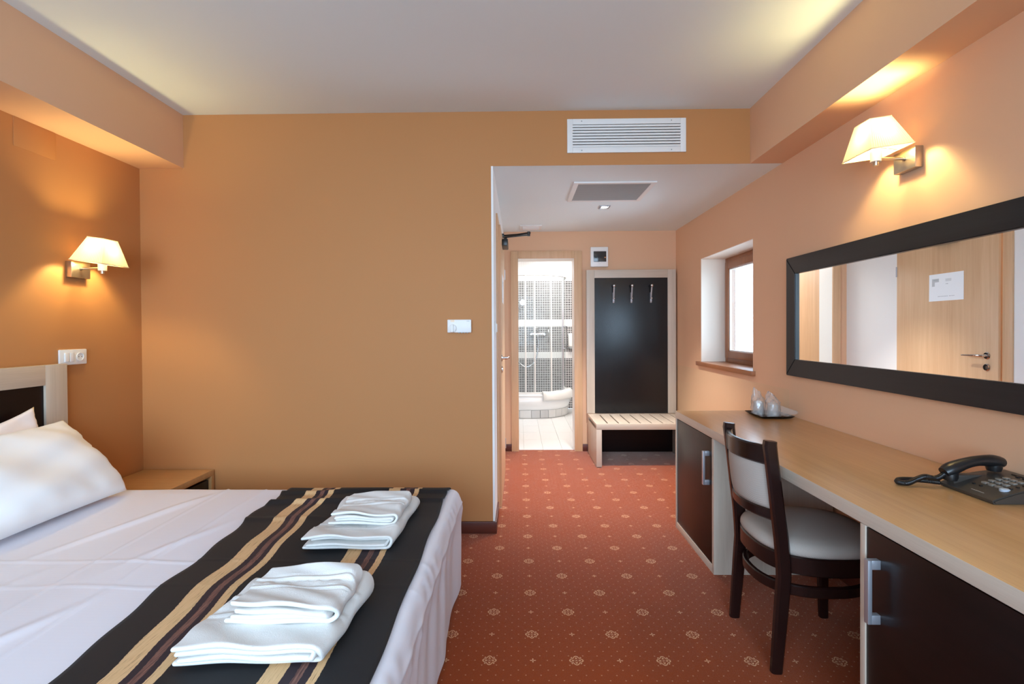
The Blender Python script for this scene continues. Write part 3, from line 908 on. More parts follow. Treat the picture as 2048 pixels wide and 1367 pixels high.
ls = thing('light_switch', 'white light switch on the white hall wall at the corner', 'switch', (XH, 3.35, 1.28))
obj('plate', box(nb(), XH, XH+.008, 3.31, 3.395, 1.245, 1.335, .003), M_WPLASTIC, ls, angle=A40)
obj('rocker', box(nb(), XH+.007, XH+.015, 3.325, 3.38, 1.262, 1.318, .003), M_WPLASTIC, ls, angle=A40)

# ------------------------------------------------------------------ wall lamps
def make_lamp(name, label, loc, rotz):
    t = thing(name, label, 'wall lamp', loc, rotz, 'pleated wall lamps')
    # local frame: wall plane at x=0, room side +x, centre of plate at the origin
    obj('wall_plate', box(nb(), 0, .034, -.060, .060, -.043, .043, .003), M_NICKEL, t, local=True, angle=A40)
    bm = tube(nb(), [(.03, 0, .008), (.10, 0, .008), (.150, 0, .010)], .0065, 10)
    lathe(bm, [(0, .034), (.010, .034), (.010, .040), (0, .040)], (0, 0, .008), 'x', 14)
    obj('arm', bm, M_NICKEL, t, local=True, angle=A40)
    bm = lathe(nb(), [(0, -.020), (.010, -.020), (.011, -.004), (0, -.004)], (.150, 0, 0), 'z', 14)
    obj('arm_end', bm, M_NICKEL, t, local=True, angle=A40)
    obj('lamp_holder', lathe(nb(), [(0, -.004), (.020, -.004), (.021, .035), (.017, .05), (0, .05)], (.150, 0, 0), 'z', 20), M_WPLASTIC, t, local=True, angle=A40)
    tilt = Matrix.Translation((.142, -.006, .042)) @ Matrix.Rotation(math.radians(8), 4, 'Y')
    # shade: a four-sided frustum with fine vertical pleats
    bm = nb(); rings = []
    K = 18
    bx, by, tx_, ty_ = .086, .094, .045, .047
    corners = [(-1, -1), (1, -1), (1, 1), (-1, 1)]
    for lev in range(5):
        f = lev/4; hx = bx+(tx_-bx)*f; hy = by+(ty_-by)*f; z = -.008+.132*f
        ring = []
        for c in range(4):
            a, b = corners[c], corners[(c+1) % 4]
            for k in range(K*2):
                u = k/(K*2); x = a[0]+(b[0]-a[0])*u; y = a[1]+(b[1]-a[1])*u
                am = 0 if k in (0,) else (.0016 if k % 2 else -.0004)
                nx, ny = ((0, -1), (1, 0), (0, 1), (-1, 0))[c]
                ring.append(bm.verts.new(tilt @ Vector((x*hx+nx*am, y*hy+ny*am, z))))
        rings.append(ring)
    for A, B in zip(rings, rings[1:]):
        n = len(A)
        for i in range(n): bm.faces.new((A[i], A[(i+1) % n], B[(i+1) % n], B[i]))
    sh = obj('lamp_shade', bm, M_SHADE, t, local=True, label='cream pleated fabric shade')
    for hx, hy, z, r in ((bx, by, -.008, .0022), (tx_, ty_, .124, .002)):
        obj('shade_rim', tube(nb(), [tilt @ Vector((a*hx, b*hy, z)) for a, b in corners], r, 6, closed=True), M_SHADE, sh, local=True)
    for a, b in (((-tx_, 0, .124), (tx_, 0, .124)), ((0, -ty_, .1245), (0, ty_, .1245)), ((-bx, 0, -.006), (-.018, 0, .012)), ((bx, 0, -.006), (.018, 0, .012))):
        obj('shade_wire', tube(nb(), [tilt @ Vector(a), tilt @ Vector(b)], .0015, 6), M_NICKEL, sh, local=True)
    bm = nb(); bmesh.ops.create_uvsphere(bm, u_segments=16, v_segments=10, radius=.019)
    for v in bm.verts: v.co = Vector((v.co.x+.150, v.co.y, v.co.z*1.15+.078))
    obj('bulb', bm, M_BULB, t, local=True, smooth=True, label='glowing warm bulb')
    for zz in (.078,):
        l = bpy.data.lights.new('lamp_glow', 'POINT'); l.energy = LAMP_W; l.color = (1, .80, .36); l.shadow_soft_size = .03
        lo = bpy.data.objects.new('lamp_glow', l); COL.objects.link(lo)
        lo.location = Vector(loc)+Matrix.Rotation(rotz, 3, 'Z') @ Vector((.150, 0, zz+.022))
    return t
lamp = make_lamp('wall_lamp', 'pleated cream wall lamp left, above the bed headboard', (XL, 2.728, 1.612), 0)
lamp2 = make_lamp('wall_lamp', 'pleated cream wall lamp above the black framed mirror', (XW, 2.160, 1.972), math.pi)

# ------------------------------------------------------------------ wall mirror
mi = thing('wall_mirror', 'long wall mirror in a wide black frame above the desk', 'mirror', (XW, 2.2, .997))
MY0, MY1, MZ0, MZ1 = 1.15, 3.109, .996, 1.695
bm = nb()
x0, x1, wd = XW-.03, XW-.001, .099
def mitre(bm, p):   # p: outer a,b and inner b,a in (y,z)
    A = [bm.verts.new((x0, *q)) for q in p]; B = [bm.verts.new((x1, *q)) for q in p]
    bm.faces.new(A); bm.faces.new(B[::-1])
    for i in range(4): bm.faces.new((A[i], B[i], B[(i+1) % 4], A[(i+1) % 4]))
    bmesh.ops.recalc_face_normals(bm, faces=bm.faces)
    es = [e for e in bm.edges if all(abs(v.co.x-x0) < 1e-6 for v in e.verts)]
    bmesh.ops.bevel(bm, geom=es, offset=.003, segments=2, affect='EDGES')
    return bm
o_ = [(MY0, MZ0), (MY1, MZ0), (MY1, MZ1), (MY0, MZ1)]; i_ = [(MY0+wd, MZ0+wd), (MY1-wd, MZ0+wd), (MY1-wd, MZ1-wd), (MY0+wd, MZ1-wd)]
for k in range(4):
    obj('frame_rail', mitre(nb(), [o_[k], o_[(k+1) % 4], i_[(k+1) % 4], i_[k]]), BLACKW[1 if k % 2 == 0 else 2], mi, angle=A40)
obj('mirror_glass', box(nb(), XW-.016, XW-.004, MY0+wd-.005, MY1-wd+.005, MZ0+wd-.005, MZ1-wd+.005), M_MIRROR, mi, label='silvered mirror glass')

# ------------------------------------------------------------------ coat panel and slatted bench at the hall end
cp_ = thing('coat_panel', 'tall black coat panel with pale oak frame and three hooks', 'coat rack', (1.16, YB, .40))
CX0, CX1, CZ0, CZ1, CY0, CY1 = .697, 1.618, .405, 1.89, 5.313, YB-.016
for n_, a in (('frame_stile', (CX0, CX0+.083, CZ0, CZ1)), ('frame_stile', (CX1-.083, CX1, CZ0, CZ1)), ('frame_rail', (CX0+.083, CX1-.083, CZ1-.083, CZ1))):
    obj(n_, box(nb(), a[0], a[1], CY0, CY1, a[2], a[3], .002), OAKC[0 if n_ == 'frame_rail' else 2], cp_, angle=A40)
obj('back_panel', box(nb(), CX0+.083, CX1-.083, CY0+.010, CY1-.01, CZ0, CZ1-.083), M_COATP, cp_, label='black panel')
for x in (.976, 1.161, 1.362):
    y = CY0+.010
    bm = prism(nb(), [(y, 1.655), (y-.012, 1.640), (y-.016, 1.57), (y-.006, 1.548), (y, 1.552)], 0, x-.008, x+.008)
    tube(bm, [(x, y-.010, 1.585), (x, y-.030, 1.66), (x, y-.045, 1.715)], .0085, 8)
    tube(bm, [(x, y-.012, 1.585), (x, y-.034, 1.592)], .005, 8)
    h = obj('coat_hook', bm, M_METAL, cp_, angle=A40)
    bm = nb(); bmesh.ops.create_uvsphere(bm, u_segments=12, v_segments=8, radius=.0155); bmesh.ops.translate(bm, verts=bm.verts, vec=(x, y-.047, 1.722))
    obj('knob', bm, M_CHROME, h, smooth=True)
    bm = nb(); bmesh.ops.create_uvsphere(bm, u_segments=10, v_segments=6, radius=.010); bmesh.ops.translate(bm, verts=bm.verts, vec=(x, y-.036, 1.593))
    obj('knob', bm, M_CHROME, h, smooth=True)

be = thing('bench', 'low slatted pale oak bench below the black coat panel', 'bench', (1.16, 5.0, 0))
NX0, NX1, NY0, NY1, NZ = .705, 1.622, 4.720, CY0-.002, .402
for x0, x1 in ((NX0, NX0+.050), (NX1-.050, NX1)):
    obj('side_panel', box(nb(), x0, x1, NY0, NY1, .006, NZ-.052, .0015), OAKC[2], be, angle=A40)
    for y in (NY0+.03, NY1-.03):
        obj('foot', box(nb(), x0+.006, x1-.006, y-.02, y+.02, 0, .007), M_BLACKP, be)
obj('front_rail', box(nb(), NX0, NX1, NY0, NY0+.045, NZ-.052, NZ, .0015), OAKC[0], be, angle=A40)
obj('rear_rail', box(nb(), NX0, NX1, NY1-.04, NY1, NZ-.052, NZ, .0015), OAKC[0], be, angle=A40)
gaps = [.817+.1025*i for i in range(8)]
edges = [NX0]+gaps+[NX1]
for i in range(len(edges)-1):
    a = edges[i]+(.006 if i else 0); b = edges[i+1]-(.006 if i < len(edges)-2 else 0)
    if b-a < .01: continue
    obj('slat', box(nb(), a, b, NY0+.0455, NY1-.0405, NZ-.024, NZ-.0005, .001, 1), OAKC[1], be)
obj('slat_support', box(nb(), NX0+.05, NX1-.05, NY0+.045, NY1-.04, NZ-.050, NZ-.0245), WENGE[0], be)
obj('back_board', box(nb(), NX0+.05, NX1-.05, NY1-.022, NY1-.004, .012, NZ-.052), WENGE[0], be, label='dark back board')

# ------------------------------------------------------------------ desk: worktop, two cabinets
DX, DYF, DYN, DZT, DTH = 1.003, 3.312, .62, .75, .044
dk = thing('desk', 'long light oak desk worktop along the right wall under the mirror', 'desk', (1.32, 2.0, .706))
obj('worktop', box(nb(), DX+.0015, XW-.002, DYN, DYF-.0015, DZT-DTH, DZT, .0008), OAK[1], dk, angle=A40)
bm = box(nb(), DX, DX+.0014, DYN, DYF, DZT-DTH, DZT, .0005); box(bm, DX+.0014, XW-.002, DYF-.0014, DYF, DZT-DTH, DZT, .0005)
obj('edge_daylight_tint', bm, OAKC[1], dk, angle=A40, label='worktop edge with cool daylight painted in as paler oak')  # same laminate as the top; cool daylight on the edges painted as paler oak
obj('modesty_panel', box(nb(), XW-.05, XW-.03, 1.522, 2.655, .44, DZT-DTH-.001), WENGE[1], dk, label='dark board under the back of the worktop')

def cabinet(y0, y1, hy, label):
    c = thing('desk_cabinet', label, 'cabinet', (1.3, (y0+y1)/2, 0), 0, 'cabinets under the desk')
    zt = DZT-DTH-.001; th = .022
    for y in ((y0, y0+th+.004), (y1-th, y1)):
        obj('side_panel', box(nb(), DX, XW-.02, y[0], y[1], 0, zt, .001), OAKC[2], c, angle=A40)
    obj('bottom_panel', box(nb(), DX, XW-.02, y0+th+.004, y1-th, .0, .040, .001), OAKC[1], c, angle=A40)
    obj('back_panel', box(nb(), XW-.035, XW-.022, y0+th+.004, y1-th, .04, zt), WENGE[1], c)
    d = obj('door', box(nb(), DX+.003, DX+.021, y0+th+.006, y1-th-.002, .042, zt-.004, .001), WENGE[1], c, angle=A40, label='dark wenge door')
    bm = box(nb(), DX-.032, DX-.020, hy-.009, hy+.009, .448, .628, .002)
    box(bm, DX-.022, DX+.004, hy-.009, hy+.009, .448, .474, .002); box(bm, DX-.022, DX+.004, hy-.009, hy+.009, .602, .628, .002)
    obj('handle', bm, M_METAL, d, angle=A40, label='brushed metal bar handle')
    return c
cabinet(2.660, 3.310, 2.735, 'desk cabinet with wenge door at the far end near the hall')
cabinet(.720, 1.520, 1.447, 'desk cabinet with wenge door at the near end by the camera')

# ------------------------------------------------------------------ chair
ch = thing('desk_chair', 'dark wood chair with grey upholstered seat and back at the desk', 'chair', (1.15, 2.09, 0))
CYn, CYf, CYm = 1.905, 2.275, 2.09
def post_x(z):
    pts = [(0, .948), (.15, .960), (.36, .976), (.46, .972), (.58, .956), (.70, .942), (.865, .922)]
    return float(np.interp(z, [p[0] for p in pts], [p[1] for p in pts]))
zs = [0, .06, .15, .25, .36, .42, .50, .58, .66, .74, .80, .845, .862]
for y in (CYn, CYf):
    s = 1 if y > CYm else -1
    sc = [.82, .86, .92, .97, 1, 1, .98, .95, .93, .92, .92, .95, .9]
    bm = sweep(nb(), [(post_x(z)+(.004 if z > .85 else 0), y, z) for z in zs], rectsec(.034, .050, .008), (1, 0, 0), scales=sc)
    obj('back_leg', bm, CHAIRW[2], ch, angle=A40)
    xf = 1.336
    bm = sweep(nb(), [(xf+.004, y, 0), (xf, y, .2), (xf-.002, y, .40)], rectsec(.036, .046, .008), (1, 0, 0), scales=[.78, .92, 1])
    obj('front_leg', bm, CHAIRW[2], ch, angle=A40)
def bow(z, n=12, off=0, depth=.05):
    out = []
    for i in range(n+1):
        u = -1+2*i/n; y = CYm+u*(CYf-CYm-.014)
        out.append((post_x(z)-.006-depth*(1-u*u)+off, y, z))
    return out
obj('top_rail', sweep(nb(), bow(.806), rectsec(.022, .072, .006)), CHAIRW[1], ch, angle=A40)
obj('lower_back_rail', sweep(nb(), bow(.580), rectsec(.022, .042, .006)), CHAIRW[1], ch, angle=A40)
# padded back panel between the rails
bm = nb(); ny, nz = 20, 14
def padx(side):
    g = []
    for j in range(nz+1):
        z = .598+(.840-.598)*j/nz if side > 0 else .600+(.772-.600)*j/nz
        row = []
        for i in range(ny+1):
            u = -1+2*i/ny; y = CYm+u*(CYf-CYm-.022)
            w_ = 2*j/nz-1
            bul = (1-abs(u)**4)*(1-abs(w_)**4)
            x = post_x(z)-.006-.05*(1-u*u)+(.012+.018*bul if side > 0 else -.006-.008*bul)
            row.append(bm.verts.new((x, y, z)))
        g.append(row)
    for j in range(nz):
        for i in range(ny):
            q = (g[j][i], g[j][i+1], g[j+1][i+1], g[j+1][i])
            bm.faces.new(q if side < 0 else q[::-1])
    return g
g1 = padx(1); g2 = padx(-1)
def border(g): return [g[0][i] for i in range(ny+1)]+[g[j][ny] for j in range(1, nz+1)]+[g[nz][i] for i in range(ny-1, -1, -1)]+[g[j][0] for j in range(nz-1, 0, -1)]
b1, b2 = border(g1), border(g2)
for i in range(len(b1)): bm.faces.new((b1[i], b1[(i+1) % len(b1)], b2[(i+1) % len(b1)], b2[i]))
bmesh.ops.recalc_face_normals(bm, faces=bm.faces)
obj('back_pad', bm, M_UPH, ch, smooth=True, label='light grey upholstered back pad')
# seat: cushion on a bent wood ring
SCX, SHX, SHY = 1.168, .238, .232
def sell(r, n=48, p=2.6):
    out = []
    for i in range(n):
        a = 2*math.pi*i/n; c, s = math.cos(a), math.sin(a)
        out.append((SCX+r*SHX*math.copysign(abs(c)**(2/p), c), CYm+r*SHY*math.copysign(abs(s)**(2/p), s)))
    return out
bm = nb(); rings = []
for r, z in ((.93, .436), (.985, .440), (1.005, .450), (1.0, .462), (.97, .474), (.90, .484), (.75, .491), (.5, .495), (.25, .497)):
    rings.append([bm.verts.new((x, y, z)) for x, y in sell(r)])
for A, B in zip(rings, rings[1:]):
    for i in range(48): bm.faces.new((A[i], A[(i+1) % 48], B[(i+1) % 48], B[i]))
bm.faces.new(rings[-1]); bm.faces.new(rings[0][::-1])
obj('seat', bm, M_UPH, ch, smooth=True, label='light grey upholstered seat cushion')
obj('seat_frame', sweep(nb(), [(x, y, .405) for x, y in sell(.955)], rectsec(.026, .066, .005), closed=True), CHAIRW[1], ch, angle=A40)
def ring2(hx, hy, cx, n=40, p=2.4):
    out = []
    for i in range(n):
        a = 2*math.pi*i/n; c, s = math.cos(a), math.sin(a)
        out.append((cx+hx*math.copysign(abs(c)**(2/p), c), CYm+hy*math.copysign(abs(s)**(2/p), s), .300))
    return out
obj('stretcher', sweep(nb(), ring2(.212, .192, 1.150), rectsec(.020, .040, .004), closed=True), CHAIRW[1], ch, angle=A40)

# ------------------------------------------------------------------ telephone
ph = thing('telephone', 'black corded telephone with handset on the near end of the desk', 'telephone', (1.5, 1.66, DZT), 0)
PX0, PX1, PY0, PY1 = 1.405, 1.620, 1.535, 1.735
def ptop(x): return DZT+.012+(x-PX0)/(PX1-PX0)*.040 + .012*math.sin(math.pi*min(1, (x-PX0)/(PX1-PX0)))
bm = nb()
sec = []
nxs = 12
xs = [PX0+(PX1-PX0)*i/nxs for i in range(nxs+1)]
top = [(x, ptop(x)) for x in xs]
poly = [(PX0+.004, DZT+.001)]+[(PX0, DZT+.008)]+top[0:]+[(PX1, DZT+.001)]
A = [bm.verts.new((x, PY0, z)) for x, z in poly]; B = [bm.verts.new((x, PY1, z)) for x, z in poly]
bm.faces.new(A); bm.faces.new(B[::-1])
for i in range(len(poly)): bm.faces.new((A[i], B[i], B[(i+1) % len(poly)], A[(i+1) % len(poly)]))
bmesh.ops.recalc_face_normals(bm, faces=bm.faces)
es = [e for e in bm.edges if abs(e.verts[0].co.y-e.verts[1].co.y) < 1e-6]
bmesh.ops.bevel(bm, geom=es, offset=.004, segments=2, affect='EDGES')
obj('phone_base', bm, M_PHONE, ph, angle=A40)
def key(x, y, w_, h_, mat, nm='key'):
    z = ptop(x)
    obj(nm, box(nb(), x-w_/2, x+w_/2, y-h_/2, y+h_/2, z-.004, z+.004, .002), mat, ph, angle=A40)
for r in range(3):
    for c in range(4):
        key(1.475+.022*c, 1.640-.023*r, .014, .016, M_KEY)
for k in range(5): key(1.475+.020*k+.01, 1.566, .007, .009, M_BLACKP, 'small_key')
for r, y in enumerate((1.662, 1.640, 1.617)): key(1.578, y-.02, .008, .010, M_BLACKP, 'small_key')
for y in (1.655, 1.630): key(1.452, y, .006, .009, M_BLACKP, 'small_key')
bm = lathe(nb(), [(0, -.004), (.013, -.004), (.013, .003), (.010, .005), (0, .0055)], (1.470, 1.570, ptop(1.470)), 'z', 20)
obj('round_key', bm, M_BLUEKEY, ph, angle=A40, label='round pale blue key')
bm = box(nb(), 1.588, 1.610, 1.545, 1.675, ptop(1.60)-.004, ptop(1.60)+.003, .002)
obj('display_strip', bm, M_BLACKP, ph, angle=A40)
bm = nb()
random.seed(3)
y = 1.632
for wd in (.006, .004, .007, .003, .008, .005):
    x = 1.425; z = ptop(x)
    box(bm, x-.0012, x+.0012, y-wd, y, z-.001, z+.0008); y -= wd+.002
obj('printed_line', bm, plain('pale_print', srgb(150, 146, 138), .6), ph)
obj('cradle', box(nb(), 1.418, 1.578, 1.690, 1.722, DZT+.016, DZT+.046, .006), M_PHONE, ph, angle=A40)
# handset: arched bar with an ear piece and a mouth piece
hy = 1.706
hs = []
for i in range(17):
    a = i/16; x = 1.398+.188*a; z = DZT+.047+.024*math.sin(math.pi*(a*.86+.05))+.030*a
    hs.append((x, hy, z))
sc = [.80, 1.0, 1.06, 1.04, .98, .92, .88, .86, .86, .86, .88, .92, .98, 1.04, 1.06, 1.0, .85]
bm = sweep(nb(), hs, [(x*.024, y*.019) for x, y in circ(1, 14)], (0, 0, 1), scales=sc)
for cx, cz in ((1.420, DZT+.040), (1.562, DZT+.070)):
    lathe(bm, [(0, -.014), (.019, -.014), (.022, -.004), (.022, .012), (0, .014)], (cx, hy, cz), 'z', 18)
obj('handset', bm, M_BLACKP, ph, angle=A40)
cc = spline([Vector((1.400, hy, DZT+.045)), Vector((1.378, hy+.004, DZT+.030)), Vector((1.345, 1.715, DZT+.034)), Vector((1.320, 1.722, DZT+.022)), Vector((1.285, 1.715, DZT+.012)), Vector((1.268, 1.735, DZT+.012)), Vector((1.300, 1.758, DZT+.012)), Vector((1.350, 1.752, DZT+.012)), Vector((1.400, 1.725, DZT+.012))], 18)
coil = []
for i, p in enumerate(cc):
    tt = (cc[min(i+1, len(cc)-1)]-cc[max(i-1, 0)]).normalized(); s_ = tt.cross(Vector((0, 0, 1))).normalized(); u_ = s_.cross(tt)
    for q in range(6):
        a = 2*math.pi*(q/6+i*1.0)
        nx = cc[min(i+1, len(cc)-1)]; pp = p.lerp(nx, q/6)
        coil.append(pp+(s_*math.cos(a)+u_*math.sin(a))*.0065)
obj('coiled_cord', tube(nb(), coil, .0026, 5), M_BLACKP, ph, smooth=True)

# ------------------------------------------------------------------ tray with bagged tumblers
tr = obj('serving_tray', nb(), M_TRAY) if False else None
bm = nb()
def rr(x0, x1, y0, y1, r, z, n=5):
    out = []
    for cx, cy, a0 in ((x1-r, y1-r, 0), (x0+r, y1-r, 90), (x0+r, y0+r, 180), (x1-r, y0+r, 270)):
        for i in range(n+1):
            a = math.radians(a0+90*i/n); out.append((cx+r*math.cos(a), cy+r*math.sin(a), z))
    return out
TX0, TX1, TY0, TY1 = 1.405, 1.600, 2.985, 3.225
prof = [(0.022, .001), (.012, .0035), (0, .014), (.002, .0155), (.016, .0060), (.026, .0045)]
loops = [[bm.verts.new(p) for p in rr(TX0+d, TX1-d, TY0+d, TY1-d, .012, DZT+z)] for d, z in prof]
for A, B in zip(loops, loops[1:]):
    n = len(A)
    for i in range(n): bm.faces.new((A[i], A[(i+1) % n], B[(i+1) % n], B[i]))
bm.faces.new(loops[0][::-1]); bm.faces.new(loops[-1])
bmesh.ops.recalc_face_normals(bm, faces=bm.faces)
obj('serving_tray', bm, M_TRAY, label='small black tray holding bagged glasses at the far desk end', cat='tray', loc=(1.5, 3.1, DZT), angle=A40)
def tumbler(x, y, label):
    z = DZT+.0048
    bm = lathe(nb(), [(.034, 0), (.035, .001), (.029, .072), (.027, .078), (0, .079), (0, .070), (.0255, .068), (.0315, .002), (.034, 0)], (x, y, z), 'z', 28)
    return obj('drinking_glass', bm, M_CUPGLASS, label=label, cat='glass', group='bagged glasses on the tray', loc=(x, y, z), smooth=True)
tumbler(1.462, 3.150, 'upturned drinking glass in a bag, farther one on the tray')
tumbler(1.505, 3.062, 'upturned drinking glass in a bag, nearer one on the tray')
def bag(x, y, label, ear, seed, h, k0=1.12):
    """thin crumpled polythene bag round a glass, open end gathered into a pointed ear"""
    rnd = np.random.RandomState(seed)
    z0 = DZT+.0052; bm = nb(); n = 28; rings = []
    h *= k0; lv = [(.039, .0), (.0415, .012), (.041, .04), (.040, .07), (.037, .086), (.030, .100), (.020, .118), (.010, h)]
    ph_ = rnd.rand(4)*6
    for k, (r, z) in enumerate(lv):
        f = max(0, (z-.07)/(h-.07)); ring = []
        for i in range(n):
            a = 2*math.pi*i/n
            wv = .0035*math.sin(5*a+ph_[0]+k*1.7)+.0028*math.sin(9*a+ph_[1]-k*2.1)+(rnd.rand()-.5)*.0032
            rr_ = max(.002, r+wv)
            flat = 1-.55*f
            px = x+rr_*math.cos(a)*(1+.5*f)+ear[0]*f; py = y+rr_*math.sin(a)*flat+ear[1]*f
            ring.append(bm.verts.new((px, py, z0+z+ear[2]*f*max(-1, min(1, math.cos(a))))))
        rings.append(ring)
    for A, B in zip(rings, rings[1:]):
        for i in range(n): bm.faces.new((A[i], A[(i+1) % n], B[(i+1) % n], B[i]))
    bm.faces.new(rings[0][::-1])
    return obj('plastic_bag', bm, M_BAG, label=label, cat='bag', group='polythene bags over the glasses', loc=(x, y, z0), angle=math.radians(25))
bag(1.462, 3.150, 'clear polythene bag over the farther glass on the tray', (-.015, .0, -.012), 1, .135)
bag(1.505, 3.062, 'clear polythene bag over the nearer glass, its end trailing toward the wall', (-.012, .0, -.012), 2, .125)
# the trailing end of the nearer bag
bm = nb(); rows = []
for i in range(9):
    f = i/8; row = []
    for j in range(9):
        g = j/8-.5
        x = 1.535+.105*f; y = 3.062-.02*f+g*.075*(1-.55*f)
        z = DZT+.016+.055*(1-f)**1.2*(1-(2*g)**2)+.010*math.sin(6*g+3*f)+.014*f+.002*math.sin(23*g+11*f)
        row.append(bm.verts.new((min(x, XW-.004), y, z)))
    rows.append(row)
for A, B in zip(rows, rows[1:]):
    for j in range(8): bm.faces.new((A[j], A[j+1], B[j+1], B[j]))
bagp = [o for o in COL.objects if o.name.startswith('plastic_bag')][-1]
obj('bag_end', bm, M_BAG, bagp, angle=math.radians(25))

# ------------------------------------------------------------------ nightstand
ns = thing('nightstand', 'low light oak open nightstand in the corner beside the bed', 'nightstand', (-2.16, 2.9, 0))
SX0, SX1, SY0, SY1, SZ = XL+.016, -1.930, 2.660, Y1-.016, .408
obj('top_panel', box(nb(), SX0, SX1, SY0, SY1, SZ-.035, SZ, .0015), OAK[0], ns, angle=A40)
for y in ((SY0, SY0+.03), (SY1-.03, SY1)):
    obj('side_panel', box(nb(), SX0, SX1, y[0], y[1], 0, SZ-.0355, .001), OAK[2], ns, angle=A40)
obj('bottom_panel', box(nb(), SX0, SX1, SY0+.03, SY1-.03, .03, .06), OAK[0], ns)
obj('back_panel', box(nb(), SX0, SX0+.015, SY0+.03, SY1-.03, .06, SZ-.036), WENGE[1], ns)
d_ = obj('drawer', box(nb(), SX1-.035, SX1-.017, SY0+.032, SY1-.032, .215, SZ-.055, .001), WENGE[1], ns, angle=A40, label='dark wenge drawer front')
obj('drawer_handle', box(nb(), SX1-.018, SX1-.006, (SY0+SY1)/2-.05, (SY0+SY1)/2+.05, .27, .285, .002), M_METAL, d_, angle=A40)

# ------------------------------------------------------------------ bed
BX_0, BX_1, BY_0, BY_1, BZT = -2.33, -.308, .93, 2.567, .485
def fold(x, y):
    """gentle wrinkles of the bed linen (height offset)"""
    w = .0030*math.sin(6.1*x+2.3*y+.6*math.sin(2.2*y)) + .0022*math.sin(13*x-3.1*y+1.2*math.sin(3*x+2*y))
    w += .0016*math.sin(23*x+5.5*y+2*math.sin(2.7*y))*max(0, math.sin(3.1*x+1.9*y+.4))
    e = min(1, max(0, (y-BY_0)/.1))*min(1, max(0, (BY_1-y)/.1))*min(1, max(0, (BX_1-x)/.12))
    return w*e
def crease(x, y):
    c = 0
    for x0, k in ((-1.462, .0036), (-1.272, .0028)):
        c += k*math.exp(-((x-x0-.006*math.sin(2*y))/.005)**2)
    for y0, k in ((1.735, .0024), (1.56, .0018)):
        c += k*math.exp(-((y-y0-.008*math.sin(3*x))/.006)**2)
    for x0, y0, L_, k in ((-1.62, 2.05, .5, .009), (-1.35, 1.25, .4, .007), (-1.28, 1.9, .35, .006), (-1.7, 1.35, .5, .006), (-1.55, 2.3, .3, .007), (-1.45, 1.0, .5, .007)):
        d = (x-x0)-.35*(y-y0)
        c += k*math.exp(-(d/.02)**2)*math.exp(-((y-y0)/(L_/2))**2)
    return c
bed = thing('bed', 'double bed with white satin-stripe bedding and dark oak-framed headboard', 'bed', (-1.35, 1.75, 0))
def sheet_mesh():
    bm = nb()
    # top grid, then sides lofted from its border with soft pleats
    nx, ny = 230, 170
    r = .035
    xs = [BX_0+(BX_1-r-BX_0)*i/nx for i in range(nx+1)]; ys = [BY_0+r+(BY_1-BY_0-2*r)*j/ny for j in range(ny+1)]
    g = [[bm.verts.new((x, y, BZT+fold(x, y)+crease(x, y))) for y in ys] for x in xs]
    for i in range(nx):
        for j in range(ny): bm.faces.new((g[i][j], g[i+1][j], g[i+1][j+1], g[i][j+1]))
    # border path: near side from headboard to foot, foot, far side back to headboard
    bd = [(g[i][0], (0, -1)) for i in range(nx+1)]
    for k in range(1, 8):
        pass
    ring = []
    for i in range(nx): ring.append((g[i][0], Vector((0, -1, 0))))
    cn = 6
    for k in range(cn+1):
        a = math.radians(-90+90*k/cn); ring.append((g[nx][0], Vector((math.cos(a), math.sin(a), 0))))
    for j in range(1, ny): ring.append((g[nx][j], Vector((1, 0, 0))))
    for k in range(cn+1):
        a = math.radians(0+90*k/cn); ring.append((g[nx][ny], Vector((math.cos(a), math.sin(a), 0))))
    for i in range(nx-1, -1, -1): ring.append((g[i][ny], Vector((0, 1, 0))))
    prev = [v for v, d in ring]
    prof = [(math.sin(t*math.pi/2/4)*r, -(1-math.cos(t*math.pi/2/4))*r) for t in range(1, 5)]
    prof += [(r+.002, -.045), (r+.004, -.060), (r+.0065, -.064), (r+.004, -.068)]+[(r+.004+.0*k, -.068-(BZT-.068-.012)*k/16) for k in range(1, 17)]
    for off, dz in prof:
        cur = []
        for idx, (v, d) in enumerate(ring):
            p = v.co
            s = p.y*1.0 if abs(d.x) > .5 else p.x
            depth = -dz
            pl = 0
            if depth > .05:
                q = (depth-.05)/.4
                pl = .010*math.sin(31*s+2.2*math.sin(4*s)+1.5*q)*math.exp(-q*1.3)*min(1, q*8)
                pl += .010*math.sin(7.5*s+1.1*math.sin(3*s))*min(1, q*2)
                pl += .004*math.sin(63*s+3*math.sin(9*s))*math.exp(-q*3)*min(1, q*6)
                pl -= .012*max(0, 1-q)*0
            else:
                pl = .0025*math.sin(55*s+3*math.sin(11*s))*min(1, depth/.03)
            bulge = .022*math.exp(-((depth-.075)/.05)**2)
            o = off+pl*.8+bulge*.55
            cur.append(bm.verts.new((p.x+d.x*o, p.y+d.y*o, BZT+dz+(p.z-BZT)*max(0, 1-depth/.05))))
        for k in range(len(ring)-1):
            q = (prev[k], prev[k+1], cur[k+1], cur[k])
            if len(set(q)) < 4:
                u = []
                for v in q:
                    if v not in u: u.append(v)
                if len(u) >= 3: bm.faces.new(u)
            else: bm.faces.new(q)
        prev = cur
    bmesh.ops.recalc_face_normals(bm, faces=bm.faces)
    return bm
obj('bed_sheet', sheet_mesh(), M_SHEET, bed, smooth=True)
obj('mattress', rbox(nb(), (BX_0, BY_0+.03, .20), (BX_1-.03, BY_1-.03, BZT-.012), .03, (10, 10, 4)), M_PILLOW, bed, smooth=True)
obj('bed_base', box(nb(), BX_0, BX_1-.04, BY_0+.04, BY_1-.04, 0, .2), WENGE[0], bed)
HBX0, HBX1, HY0, HY1, HZ = XL+.016, -2.345, .80, 2.620, 1.116
